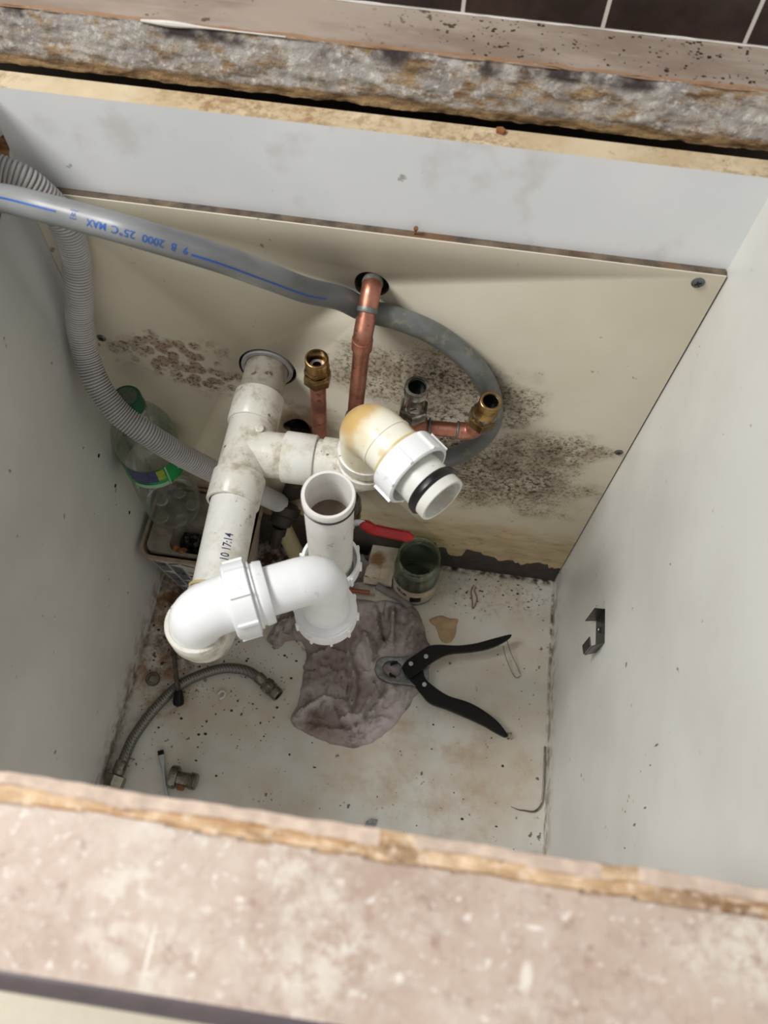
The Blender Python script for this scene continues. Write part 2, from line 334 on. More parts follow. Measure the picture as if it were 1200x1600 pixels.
class B:
    def __init__(s): s.bm = bmesh.new()
    def rings(s, R_, cap0=True, cap1=True):
        V = [[s.bm.verts.new(p) for p in r] for r in R_]; n = len(V[0])
        for a, b in zip(V[:-1], V[1:]):
            for k in range(n): s.bm.faces.new((a[k], a[(k + 1) % n], b[(k + 1) % n], b[k]))
        if cap0: s.bm.faces.new(V[0][::-1])
        if cap1: s.bm.faces.new(V[-1])
        return s
    def tube(s, P, r, n=28, cap0=True, cap1=True, wobble=0):
        P = [Vector(p) for p in P]; T, N = frames(P); R_ = []
        for i, p in enumerate(P):
            b = T[i].cross(N[i]); rr = r[i] if isinstance(r, (list, tuple)) else r
            R_.append([p + (N[i] * math.cos(t) + b * math.sin(t)) * rr for t in (2 * math.pi * k / n for k in range(n))])
        return s.rings(R_, cap0, cap1)
    def lathe(s, prof, o, d, n=40, cap0=True, cap1=True, rot=0):   # prof: (distance along d, radius)
        d = Vector(d).normalized(); o = Vector(o); ref = Vector((0, 0, 1)) if abs(d.z) < .9 else Vector((0, 1, 0))
        N = (ref - d * ref.dot(d)).normalized(); b = d.cross(N)
        return s.rings([[o + d * a + (N * math.cos(t) + b * math.sin(t)) * r for t in (rot + 2 * math.pi * k / n for k in range(n))] for a, r in prof], cap0, cap1)
    def pipe(s, a, b, ro, ri=None, n=40, ch=.0006):   # straight pipe, open ended when ri is given
        a = Vector(a); b = Vector(b); L = (b - a).length
        if ri: prof = [(L * .02, ri), (0, ri), (0, ro - ch), (ch, ro), (L - ch, ro), (L, ro - ch), (L, ri), (L * .03, ri)]
        else: prof = [(0, ro - ch), (ch, ro), (L - ch, ro), (L, ro - ch)]
        return s.lathe(prof, a, b - a, n, not ri, not ri) if not ri else s.lathe(prof[1:] + [(0, ri)], a, b - a, n, False, False)
    def hexn(s, a, b, r, bore=None):
        a = Vector(a); b = Vector(b); L = (b - a).length; c = r * .10
        s.lathe([(0, r - c), (c, r), (L - c, r), (L, r - c)], a, b - a, 6); return s
    def box(s, lo, hi, rot=None, piv=None):
        vs = [Vector((x, y, z)) for x in (lo[0], hi[0]) for y in (lo[1], hi[1]) for z in (lo[2], hi[2])]
        if rot is not None: vs = [rot @ (v - Vector(piv)) + Vector(piv) for v in vs]
        v = [s.bm.verts.new(p) for p in vs]
        for f in ((0, 1, 3, 2), (4, 6, 7, 5), (0, 4, 5, 1), (2, 3, 7, 6), (0, 2, 6, 4), (1, 5, 7, 3)): s.bm.faces.new([v[i] for i in f])
        return s
    def prism(s, poly, z0, z1, holes=()):    # xy polygon extruded in z
        bot = [s.bm.verts.new((p[0], p[1], z0)) for p in poly]; top = [s.bm.verts.new((p[0], p[1], z1)) for p in poly]; n = len(poly)
        s.bm.faces.new(bot[::-1]); s.bm.faces.new(top)
        for k in range(n): s.bm.faces.new((bot[k], bot[(k + 1) % n], top[(k + 1) % n], top[k]))
        return s
    def grid(s, fn, nu, nv):
        V = [[s.bm.verts.new(fn(i / nu, j / nv)) for j in range(nv + 1)] for i in range(nu + 1)]
        for i in range(nu):
            for j in range(nv): s.bm.faces.new((V[i][j], V[i + 1][j], V[i + 1][j + 1], V[i][j + 1]))
        return s
    def ball(s, c, r, sc=(1, 1, 1), n=12):
        bmesh.ops.create_uvsphere(s.bm, u_segments=n, v_segments=max(6, n // 2), radius=1, matrix=Matrix.Translation(c) @ Matrix.Diagonal((r * sc[0], r * sc[1], r * sc[2], 1))); return s
    def go(s, name, mat, parent=None, smooth=40, bevel=0, kind=None, label=None, flat=False):
        bm = s.bm
        if not flat: bmesh.ops.recalc_face_normals(bm, faces=bm.faces)
        me = bpy.data.meshes.new(name); bm.to_mesh(me); bm.free()
        for p in me.polygons: p.use_smooth = True
        me.set_sharp_from_angle(angle=math.radians(smooth))
        for mm in (mat if isinstance(mat, (list, tuple)) else [mat]): me.materials.append(MT[mm])
        o = bpy.data.objects.new(name, me); S.collection.objects.link(o)
        if parent:
            o.parent = parent; off = parent.get('_o')
            t = Matrix.Translation(Vector(parent['_o'])).inverted() if '_o' in parent else Matrix.Identity(4)
            o.matrix_parent_inverse = t
            o['_o'] = parent['_o'] if '_o' in parent else (0, 0, 0)
        else: o['_o'] = (0, 0, 0)
        if bevel:
            b = o.modifiers.new('bevel', 'BEVEL'); b.width = bevel; b.segments = 2; b.limit_method = 'ANGLE'
        if kind: o['kind'] = kind
        if label: o['label'] = label
        return o
def sub(name, b, mat, parent, **k):     # a child of a part (part's matrix is identity in world)
    o = b.go(name, mat, None, **k); o.parent = parent
    o.matrix_parent_inverse = Matrix.Identity(4); return o
def thing(name, loc, label, cat, group=None):
    o = bpy.data.objects.new(name, None); o.empty_display_size = .01; S.collection.objects.link(o); o.location = loc; o['_o'] = loc
    o['label'] = label; o['category'] = cat
    if group: o['group'] = group
    return o
def tag(o, label, cat, group=None):
    o['label'] = label; o['category'] = cat
    if group: o['group'] = group
    return o
def carve(o, cutters):
    for c in cutters:
        md = o.modifiers.new('cut', 'BOOLEAN'); md.object = c; md.operation = 'DIFFERENCE'; md.solver = 'EXACT'
    dg = bpy.context.evaluated_depsgraph_get(); me = bpy.data.meshes.new_from_object(o.evaluated_get(dg)); o.modifiers.clear(); o.data = me
    return o
def clean(cutters):
    for c in cutters: bpy.data.objects.remove(c)
def text_mesh(txt, size):
    cu = bpy.data.curves.new('t', 'FONT'); cu.body = txt; cu.size = size; cu.extrude = 0; cu.resolution_u = 3; cu.offset = size * .012
    o = bpy.data.objects.new('t', cu); S.collection.objects.link(o); dg = bpy.context.evaluated_depsgraph_get()
    me = bpy.data.meshes.new_from_object(o.evaluated_get(dg)); bpy.data.objects.remove(o)
    vs = [v.co.copy() for v in me.vertices]; fs = [list(p.vertices) for p in me.polygons]; bpy.data.meshes.remove(me)
    x0 = min(v.x for v in vs); x1 = max(v.x for v in vs)
    return vs, fs, x0, x1
def put_mesh(b, vs, fs, fn):
    bm = bmesh.new(); V = [bm.verts.new(v) for v in vs]
    for f in fs:
        try: bm.faces.new([V[i] for i in f])
        except ValueError: pass
    bmesh.ops.triangulate(bm, faces=bm.faces)
    for _ in range(1):
        bmesh.ops.subdivide_edges(bm, edges=bm.edges, cuts=1, use_grid_fill=True)
    bm.verts.index_update(); W = [b.bm.verts.new(fn(v.co)) for v in bm.verts]
    for f in bm.faces:
        try: b.bm.faces.new([W[v.index] for v in f.verts])
        except ValueError: pass
    bm.free()
class Wrap:                                  # maps (s along path, height across) onto the skin of a tube
    def __init__(s, P, r, toward):
        s.P = P; s.r = r; s.T, _ = frames(P); s.L = [0]
        for a, b in zip(P[:-1], P[1:]): s.L.append(s.L[-1] + (b - a).length)
        s.tw = Vector(toward)
    def __call__(s, d, h, off=.0002):
        i = 0
        while i < len(s.L) - 2 and s.L[i + 1] < d: i += 1
        f = (d - s.L[i]) / (s.L[i + 1] - s.L[i]); p = s.P[i].lerp(s.P[i + 1], f); t = s.T[i].lerp(s.T[min(i + 1, len(s.T) - 1)], f).normalized()
        n = (s.tw - t * s.tw.dot(t)).normalized(); b = t.cross(n); a = h / s.r
        return p + (n * math.cos(a) + b * math.sin(a)) * (s.r + off)
W_ = .564
# ------------------------------------------------------------------ the setting
def struct(name, b, mat, **k):
    o = b.go(name, mat, **k); o['kind'] = 'structure'; return o
struct('floor', B().box((-1.5, -2.5, -.20), (2.2, .20, -.168)), 'room_floor')
struct('wall_back', B().box((-1.5, .088, .7405), (2.2, .20, 2.0)), 'tile')
struct('wall_below_1', B().box((-1.5, .088, -.168), (2.2, .20, .7405)), 'void_wall')  # wall below the worktop, its colour carries the dark of the void

# ------------------------------------------------------------------ sink cabinet
cab = thing('sink_cabinet', (0, 0, -.018), 'open white sink cabinet carcass seen from above through the worktop cutout, stained inside', 'cabinet')
cuts = []
b = B(); hb = []
for k in range(26):
    a = 2 * math.pi * k / 26; r = .031 * (1 + .13 * math.sin(5 * a + 1) + .08 * math.sin(9 * a)); hb.append((-.031 + r * math.cos(a) * 1.22, .652 + r * math.sin(a)))
b.rings([[Vector((x, y, z)) for y, z in hb] for x in (-.03, .01)]); hole = b.go('cutter', 'chip')
left = B().box((-.018, -.50, -.018), (0, .026, .702)).go('side_panel', ['side', 'chip'], cab)
left.data.materials[0] = MT['side']
carve(left, [hole]); bpy.data.objects.remove(hole)
for p in left.data.polygons:
    if abs(p.normal.x) < .9 and abs(p.center.y + .03) < .045 and p.center.z > .6 and p.center.z < .70: p.material_index = 1
B().box((W_, -.50, -.018), (W_ + .018, .026, .702)).go('side_panel', 'side', cab, bevel=.0005)
B().box((0, -.50, -.018), (W_, .026, 0)).go('base_board', 'floor', cab)
rail = B().box((0, .008, .592), (W_, .0262, .702)).go('back_rail', ['rail', 'rail_edge'], cab)
for p in rail.data.polygons:
    if p.normal.z > .9: p.material_index = 1
# removable back panel: core + laminate skin with a rotten lower edge
def cyl(x, z, r, wob=.0): 
    return B().rings([[Vector((x + r * (1 + wob * math.sin(3 * t + x * 50)) * math.cos(t), y, z + r * (1 + wob * math.sin(3 * t + x * 50)) * math.sin(t))) for t in (2 * math.pi * k / 40 for k in range(40))] for y in (-.02, .05)]).go('cutter', 'core')
cuts = [cyl(.1805, .4246, .0295, .02), cyl(.2847, .5605, .0150, .04), cyl(.2045, .3235, .0155, .1)]
pan = thing('back_panel', (.28, .004, 0), 'cream service panel with mould patches and rotten bottom edge behind the pipes', 'panel')
core = B().box((.0015, 0.0005, 0), (W_ - .0015, .0078, .6175)).go('panel_core', 'core', pan)
carve(core, cuts)
edge = []
for k in range(141):
    x = .0015 + (W_ - .003) * k / 140
    base = .105 - .02 * (x > .22) + .012 * math.sin(x * 31)
    if x > .385: base = .058 + .010 * math.sin((x - .38) * 40)
    if .40 < x < .425: base = .044
    if x > .545: base = .046
    z = base + .010 * (mnoise.noise((x * 60, 0, 1))) + .006 * mnoise.noise((x * 190, 3, 1)); edge.append((x, z))
poly = [(x, z) for x, z in edge] + [(W_ - .0015, .6180), (.0015, .6180)]
b = B(); v0 = [b.bm.verts.new((x, -.0006, z)) for x, z in poly]; v1 = [b.bm.verts.new((x, .0005, z)) for x, z in poly]
b.bm.faces.new(v0); b.bm.faces.new(v1[::-1])
for k in range(len(poly)): b.bm.faces.new((v0[k], v1[k], v1[(k + 1) % len(poly)], v0[(k + 1) % len(poly)]))
skin = b.go('laminate_face', 'skin', pan, label='cream laminate face speckled with brown mould and stained tan near the bottom'); carve(skin, cuts); clean(cuts)
def screw(x, y, z, d, r, parent, nm='screw'):
    b = B(); d = Vector(d)
    b.lathe([(0, r), (.0006, r), (.0016, r * .8), (.0018, r * .3), (.0004, r * .22), (.0004, .0001)], (x, y, z), d, 20)
    o = b.go(nm, 'screw', parent)
    q = d.to_track_quat('Z', 'Y').to_matrix(); c = Vector((x, y, z)) + d * .0019
    bb = B()
    for an in (0, math.pi / 2):
        rr = Matrix.Rotation(an + .5, 3, 'Z'); vs = [c + q @ (rr @ Vector((a * r * .55, e * r * .12, f * .0002))) for a in (-1, 1) for e in (-1, 1) for f in (-1, 1)]
        v = [bb.bm.verts.new(p) for p in vs]
        for f in ((0, 1, 3, 2), (4, 6, 7, 5), (0, 4, 5, 1), (2, 3, 7, 6), (0, 2, 6, 4), (1, 5, 7, 3)): bb.bm.faces.new([v[i] for i in f])
    sub('cross_recess', bb, 'black_metal', o)
    return o
screw(.5440, -.0006, .6085, (0, -1, 0), .0052, pan); screw(.0135, -.0006, .4395, (0, -1, 0), .0045, pan); screw(.5545, -.0006, .3583, (0, -1, 0), .0045, pan)

for y, z in ((-.0736, .3284), (-.0737, .262), (-.0751, .197)):
    B().lathe([(0, .0001), (0, .0022), (.0003, .0024)], (.0001, y, z), (1, 0, 0), 12).go('pin_hole', 'black_metal', cab, label='tiny dark pin hole in the left side')
b = B().ball((.5, 0, 0), .003); b.bm.free()
b = B(); b.prism([(.3685, .0210), (.3735, .0195), (.3750, .0225), (.3720, .0255), (.3680, .0245)], .7022, .7045); tag(b.go('wood_flake', 'rust'), 'brown wood flake lying on the top edge of the back rail', 'wood chip')
b = B(); b.lathe([(0, .0009), (.006, .0012), (.0065, .0019), (.008, .0018)], (.3180, .0045, .6176), (.1, -.2, 1), 10); tag(b.go('bent_nail', 'rust'), 'small rusty nail standing on the top edge of the cream back panel', 'nail')
# ------------------------------------------------------------------ worktop with sink cutout
wt = thing('worktop', (.28, -.2, .704), 'worn pinkish brown marbled laminate worktop with a rough sink cutout', 'worktop')
X0, X1 = -.30, .90
# front strip: top surface with broken edge
def fz(x, y):
    lip = -.4465 + .0016 * mnoise.noise((x * 25, 0, 0)) + .0006 * mnoise.noise((x * 110, 2, 0))
    return lip
YF = -.517
NU, NV = 420, 46
def zone(x, y):
    g0 = -.4570 + .0022 * mnoise.noise((x * 18, 5, 0)) + .0012 * mnoise.noise((x * 80, 9, 0))   # laminate ends here
    g1 = -.4518 + .0018 * mnoise.noise((x * 22, 7, 0)) + .0010 * mnoise.noise((x * 70, 1, 4))
    return g0, g1
def top(u, v):
    x = X0 + (X1 - X0) * u
    edge = fz(x, 0); ys = [edge, -.4515, -.456, -.465]
    y = edge + (-.512 - edge) * (v ** 1.7)
    g0, g1 = zone(x, y); z = .742
    if y > g0 and y < g1: z -= .0022 + .0016 * mnoise.noise((x * 150, y * 300, 0)) + .0012 * max(0, mnoise.noise((x * 30, 3, 3)))
    elif y >= g1: z -= .0008 + .0006 * mnoise.noise((x * 90, y * 300, 5))
    return Vector((x, y, z))
b = B(); b.grid(top, NU, NV)
fr = b.go('front_strip', ['top', 'lip', 'lip_pale'], wt, smooth=30)
for p in fr.data.polygons:
    x, y = p.center.x, p.center.y; g0, g1 = zone(x, y)
    mn = mnoise.noise((x * 35, 8, 2))
    if y >= g1: p.material_index = 2 if mn > -.25 else 1
    elif y > g0 - .0003: p.material_index = 1
# front nose, underside and body
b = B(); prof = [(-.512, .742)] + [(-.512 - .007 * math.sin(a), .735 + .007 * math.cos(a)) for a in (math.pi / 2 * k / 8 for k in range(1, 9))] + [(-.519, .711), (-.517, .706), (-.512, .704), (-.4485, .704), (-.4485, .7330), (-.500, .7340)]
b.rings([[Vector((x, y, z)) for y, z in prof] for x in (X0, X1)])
b.go('front_edge', 'top_edge', wt, label='rounded front nosing coloured dark for its shade')
def face(u, v):
    p = top(u, 0); return Vector((p.x, p.y + .0006 * mnoise.noise((p.x * 120, v * 9, 3)), p.z + (.7045 - p.z) * v))
B().grid(face, 420, 8).go('front_cut_face', 'lip', wt, smooth=50)
# back strip
def cutface(u, v):
    x = X0 + (X1 - X0) * u; z = .7035 + (.742 - .7035) * v
    bulge = -.0025 * math.sin(v * math.pi) + .0018 * mnoise.noise((x * 40, z * 160, 0)) + .0010 * mnoise.noise((x * 160, z * 300, 4))
    low = .0
    y = .0385 + bulge - .0058 * (1 - v) ** 2.0 + (.0012 if v > .95 else 0)
    if v < .02: z += .0012 * mnoise.noise((x * 90, 1, 1))
    return Vector((x, y, z))
B().grid(cutface, 700, 22).go('back_cut_edge', 'cut', wt, smooth=60, label='back chipboard cut edge smeared with old grey white sealant')
def btop(u, v):
    x = X0 + (X1 - X0) * u; y = .0392 + (.088 - .0392) * v
    if v == 0: y += .001 * mnoise.noise((x * 40, 2, 0))
    return Vector((x, y, .742 - (.0006 if v == 0 else 0)))
B().grid(btop, 300, 8).go('back_strip', 'top_back', wt)
B().box((X0, .0420, .704), (X1, .088, .7405)).go('back_core', 'chip', wt)
B().box((X0, -.447, .704), (-.06, .042, .741)).go('side_strip', 'top', wt)
B().box((.63, -.447, .704), (X1, .042, .741)).go('side_strip', 'top', wt)
b = B()
b.tube([Vector((X0 + (X1 - X0) * k / 300, .0872 + .0006 * mnoise.noise((k * .5, 0, 0)), .7425)) for k in range(301)], [max(.0003, .0006 + .0016 * mnoise.noise((k * .13, 4, 0))) for k in range(301)], 8)
tag(b.go('sealant_bead', 'bead'), 'patchy white sealant bead where the dark tiles meet the worktop', 'sealant')
b = B(); P = [Vector((.118 + .10 * k / 24, .0388, .7425)) for k in range(25)]
b.tube(P, [(.0016 * math.exp(-((k - 5) / 4) ** 2) + .0005) for k in range(25)], 8)
tag(b.go('sealant_dab', 'bead'), 'short white dab of sealant on the upper rim of the back cut edge', 'sealant')

# ------------------------------------------------------------------ waste pipe assembly
wp = thing('waste_pipe', (.18, -.14, .40), 'old white waste pipe running out of the back panel with a tee and two elbows', 'pipe')
ZP = .4245
def ax(y): return Vector((.1805 + .0075 * max(0, (-y - .12) / .17), y, ZP))
YD = (0, -1, 0)
b = B(); b.lathe([(0, .0235), (0, .0262), (.037, .0265), (.0378, .0262), (.0378, .0222), (.01, .0222)], (.1805, .036, ZP), YD, 48, False, False); b.go('wall_collar', 'pvc_collar', wp, label='grey socket collar inside the panel hole')
B().lathe([(0, .0215), (.11, .0215)], (.1805, .030, ZP), YD, 48).go('pipe', 'pvc_grey', wp, label='grimy grey stained length of pipe at the panel')
def socket(a, d, L, ro=.0248, name='socket', mat='pvc_old', parent=None):
    return B().lathe([(0, .0216), (0, ro - .0008), (.0008, ro), (L - .0012, ro - .0002), (L, ro - .0012), (L, .0216)], a, d, 48, False, False).go(name, mat, parent or wp)
socket(ax(-.037), YD, .034)
b = B(); b.lathe([(0, .0222), (.064, .0222)], ax(-.068), YD, 48)
YB = -.100
b.tube(fillet([(.1805, -.070, ZP), (.1885, YB, ZP), (.225, YB, ZP)], .020, 12), .0221, 40)
b.tube(fillet([(.1805, YB, ZP), (.230, YB, ZP)], .001, 2), .0220, 40)
b.ball((.193, -.086, ZP + .0218), .0045, (1, 1, .25), 16)
b.go('tee_body', 'pvc_old', wp)
socket(ax(-.128), YD, .030)
b = B(); b.lathe([(0, .0215), (.138, .0215)], ax(-.150), ax(-.28) - ax(-.150), 56); fp = b.go('pipe', 'pvc_mid', wp, label='clean white length of pipe with a printed time code')
# printed code
vs, fs, x0, x1 = text_mesh('10 17:14', .0105)
wr = Wrap([ax(-.14), ax(-.30)], .0215, (.40, 0, 1)); b = B()
put_mesh(b, vs, fs, lambda p: wr(.0815 - (p.x - x0) * .72, (p.y - .0035) * 1.0 + .002, .00015))
sub('printed_code', b, 'navy_ink', fp, flat=True)
# end elbow rising up
E1 = Vector((.1895, -.287, ZP)); 
b = B(); b.tube(fillet([ax(-.245), (.1893, -.2895, ZP - .002), (.1900, -.2900, .470)], .029, 14), .0240, 48)
b.go('end_elbow', 'pvc_old', wp)
B().lathe([(0, .0232), (0, .0252), (.0012, .0258), (.020, .0258), (.021, .0252), (.021, .0222)], (.1898, -.2893, .453), (0, 0, 1), 48, False, False).go('socket', 'pvc_old', wp)
B().lathe([(0, .0216), (.0005, .0240), (.0025, .0226)], ax(-.2425), YD, 48, False, False).go('cement_bead', 'glue', wp)
# branch
socket((.2180, YB, ZP), (1, 0, 0), .030, mat='pvc_mid')
b = B(); b.lathe([(0, .0215), (.012, .0215)], (.246, YB, ZP), (1, 0, 0), 48); b.go('pipe', 'pvc_old', wp)
b = B(); b.lathe([(0, .0215), (.0, .0238), (.018, .0238), (.0185, .0228)], (.2545, YB, ZP), (1, 0, 0), 48, False, False)
b.tube(fillet([(.262, YB, ZP), (.2985, YB - .004, ZP), (.2985, YB - .012, .480)], .027, 14), .0236, 48)
b.go('branch_elbow', 'pvc_old', wp)
for z in (.446, .463): B().lathe([(0, .0225), (0, .0255), (.0008, .0262), (.0115, .0262), (.012, .0255), (.012, .0225)], (.2985, YB - .010, z), (0, -.05, 1), 48, False, False).go('socket', 'pvc_old', wp)

# ------------------------------------------------------------------ yellowed compression elbow on the branch
ce = thing('compression_elbow', (.2985, YB - .012, .48), 'yellowed elbow with white ribbed nut and open pipe stub ringed by a black seal', 'pipe fitting')
d = Vector((.0665, -.0600, 0)).normalized(); c0 = Vector((.2985, -.1165, .525))
b = B(); b.tube(fillet([(.2985, -.112, .470), c0, c0 + d * .048], .024, 16), .0232, 52)
b.go('elbow_body', 'pvc_yellow', ce)
B().lathe([(0, .0225), (.0008, .0240), (.0022, .0240), (.003, .0225)], c0 + d * .024, d, 48, False, False).go('mould_seam', 'pvc_yellow', ce)
B().lathe([(0, .0235), (.0006, .0256), (.0028, .0256), (.0034, .0230)], c0 + d * .040, d, 48, False, False).go('seal_lip', 'glue', ce, label='yellowed lip between elbow and nut')
def ribnut(name, o, d, L, r, nr, parent, mat='pvc_new', rin=.0218, ribh=.0018, wid=.0016):
    o = Vector(o); d = Vector(d).normalized(); b = B()
    b.lathe([(0, rin), (0, r - .003), (.0012, r - .0004), (.003, r), (L - .0010, r), (L, r - .0012), (L, r - .0030), (L * .3, r - .0036), (L * .3, rin)], o, d, 64, False, False)
    ref = Vector((0, 0, 1)) if abs(d.z) < .9 else Vector((0, 1, 0)); N = (ref - d * ref.dot(d)).normalized(); bb = d.cross(N)
    for k in range(nr):
        t = 2 * math.pi * k / nr + .3; n = N * math.cos(t) + bb * math.sin(t); tt = d.cross(n)
        vs = [o + d * a + tt * s_ * wid * (1 if h < 0 else .6) + n * (r + h) for a in (.0028, L - .0008) for s_ in (-1, 1) for h in (-.001, ribh)]
        v = [b.bm.verts.new(p) for p in vs]
        for f in ((0, 1, 3, 2), (4, 6, 7, 5), (0, 4, 5, 1), (2, 3, 7, 6), (0, 2, 6, 4), (1, 5, 7, 3)): b.bm.faces.new([v[i] for i in f])
    return b.go(name, mat, parent, smooth=35)
ribnut('nut', c0 + d * .0435, d, .022, .0300, 8, ce)
s0 = c0 + d * .052; e0 = Vector((.3665, -.1800, .525)); L = 0.046
L = (e0 - s0).dot(d) + .001
B().lathe([(0, .0208), (L - .0008, .0212), (L, .0207), (L, .0186), (.004, .0182)], s0, d, 52, True, False).go('pipe_stub', 'pvc_mid', ce)
B().lathe([(0, .0209), (.0012, .0226), (.003, .0234), (.0065, .0236), (.0080, .0222), (.0085, .0209)], s0 + d * (L - .0165), d, 48, False, False).go('seal_ring', 'rubber', ce, label='black rubber sealing ring')
B().lathe([(0, .0001), (0, .0185)], s0 + d * .006, d, 32, False, False).go('inner_wall', 'pvc_grey', ce)

# ------------------------------------------------------------------ trap
tr = thing('waste_trap', (.28, -.22, .34), 'bright white bottle-neck trap with swivel elbow, ribbed nuts and an open upright inlet tube', 'waste trap')
ZT = .4945
A = Vector((.1900, -.2895, ZT)); C = Vector((.2825, -.2440, ZT)); dd = (C - A).normalized()
b = B(); b.tube(fillet([(.1900, -.2893, .462), A, A + dd * .036], .0235, 18), .0222, 56)
b.go('swivel_elbow', 'pvc_new', tr)
ribnut('nut', A + dd * .0285, dd, .019, .0300, 8, tr, rin=.0185)
B().lathe([(0, .0185), (0, .0262), (.001, .0268), (.0030, .0268), (.0034, .0248), (.0055, .0248), (.0060, .0258), (.0120, .0252), (.0128, .0246), (.0128, .0190)], A + dd * .0470, dd, 56, False, False).go('collar', 'pvc_new', tr)
b = B(); b.tube(fillet([A + dd * .040, C + dd * .001, (.2838, -.2470, .428)], .0205, 18), .0196, 56)
b.go('outlet_bend', 'pvc_new', tr)
B().lathe([(0, .0190), (0, .0245), (.0010, .0252), (.0026, .0252), (.0040, .0235), (.0046, .0190)], (.2833, -.2466, .4275), (0, 0, 1), 48, False, False).go('washer', 'pvc_new', tr)
ribnut('nut', (.2833, -.2466, .4290), (0, 0, -1), .018, .0272, 10, tr, rin=.019)
I0 = Vector((.2765, -.1860, 0)); ub = []
b = B(); pth = fillet([(.2833, -.2440, .425), (.2833, -.2440, .376), (.2765, -.1870, .376), (.2765, -.1870, .410)], .0280, 14)
b.tube(pth, .0178, 40); b.go('u_bend', 'pvc_new', tr)
ribnut('nut', (.2765, -.1870, .3800), (0, 0, 1), .020, .0275, 10, tr, rin=.0212)
tt = Vector((.2800, -.1925, .5345)); bb_ = Vector((.2765, -.1870, .384)); dv = (tt - bb_).normalized(); L = (tt - bb_).length
b = B(); b.lathe([(0, .0198), (L - .0135, .0202), (L - .012, .0198), (L - .0085, .0198), (L - .0080, .0212), (L - .0012, .0213), (L, .0205), (L, .0184), (L - .002, .0180), (L - .09, .0175)], bb_, dv, 56, True, False)
b.go('inlet_tube', 'pvc_tube', tr)
B().lathe([(0, .0196), (.0008, .0215), (.0022, .0220), (.0032, .0218), (.0040, .0196)], bb_ + dv * (L - .0122), dv, 48, False, False).go('o_ring', 'rubber', tr, label='thin black rubber ring below the tube rim')
B().lathe([(0, .0001), (0, .0178)], bb_ + dv * (L - .046), dv, 40, False, False).go('standing_water', 'water', tr, label='murky brown water inside the tube')

# ------------------------------------------------------------------ copper pipework
cp = thing('copper_pipework', (.277, -.045, .41), 'tarnished copper pipe out of the round hole, dropping to a run with two open valves', 'copper pipe')
def sold(o, d, r=.0088, L=.0055):
    B().lathe([(0, .0072), (.0006, r), (L * .5, r + .0004), (L - .0006, r), (L, .0072)], o, d, 28, False, False).go('solder_joint', 'solder', cp)
H = Vector((.2855, .035, .5665)); K1 = Vector((.2862, -.012, .5660)); K2 = Vector((.2838, -.0405, .5420)); K3 = Vector((.2765, -.0450, .4180))
B().tube(fillet([H, K1, K2, K3], [.012, .012], 8), .0075, 28).go('riser', 'copper', cp)
u1 = (K2 - K1).normalized(); u2 = (K3 - K2).normalized()
B().tube(fillet([K1 + Vector((0, .012, 0)), K1, K1 + u1 * .016], .010, 8), .0086, 28).go('elbow_fitting', 'copper', cp)
B().tube(fillet([K2 - u1 * .0145, K2, K2 + u2 * .016], .010, 8), .0085, 28).go('elbow_fitting', 'copper', cp)
B().lathe([(0, .0075), (.0005, .0092), (.012, .0092), (.0125, .0075)], K2 + u2 * .004, u2, 28, False, False).go('fitting_cup', 'copper', cp)
sold(K1 + u1 * .013, u1); sold(K1 + Vector((0, .006, 0)), (0, 1, 0)); sold(K2 + u2 * .0165, u2, .0078, .002)
sold(K3 - u2 * .010, u2, .0092, .005)
hp = [Vector((.2765, -.0445, .4180)), Vector((.3335, -.042, .4215)), Vector((.3925, -.040, .4185)), ]
B().tube([hp[0] - Vector((.0, 0, -.006)), hp[0], ], .009, 24).go('lower_fitting', 'copper', cp)
hd = (hp[2] - hp[0]).normalized()
B().tube(fillet([hp[0], hp[2], hp[2] + Vector((.006, -.001, .018))], .010, 8), .0075, 28).go('cross_run', 'copper', cp)
B().lathe([(0, .0074), (.0006, .0089), (.028, .0089), (.0286, .0074)], Vector((.3195, -.0427, .4207)), hd, 28, False, False).go('tee_fitting', 'copper', cp)
B().lathe([(0, .0085), (.017, .0085), (.0175, .0075)], Vector((.3335, -.042, .4200)), (0, 0, 1), 28).go('tee_branch', 'copper', cp)
B().tube(fillet([hp[2] - hd * .014, hp[2], hp[2] + Vector((.005, -.001, .017))], .0105, 8), .0088, 28).go('elbow_fitting', 'copper', cp)
for t in (.3175, .3490, .3770): sold(Vector((t, hp[0].y + (t - .2765) / .116 * .0045, .4190 )), hd, .0089, .003)
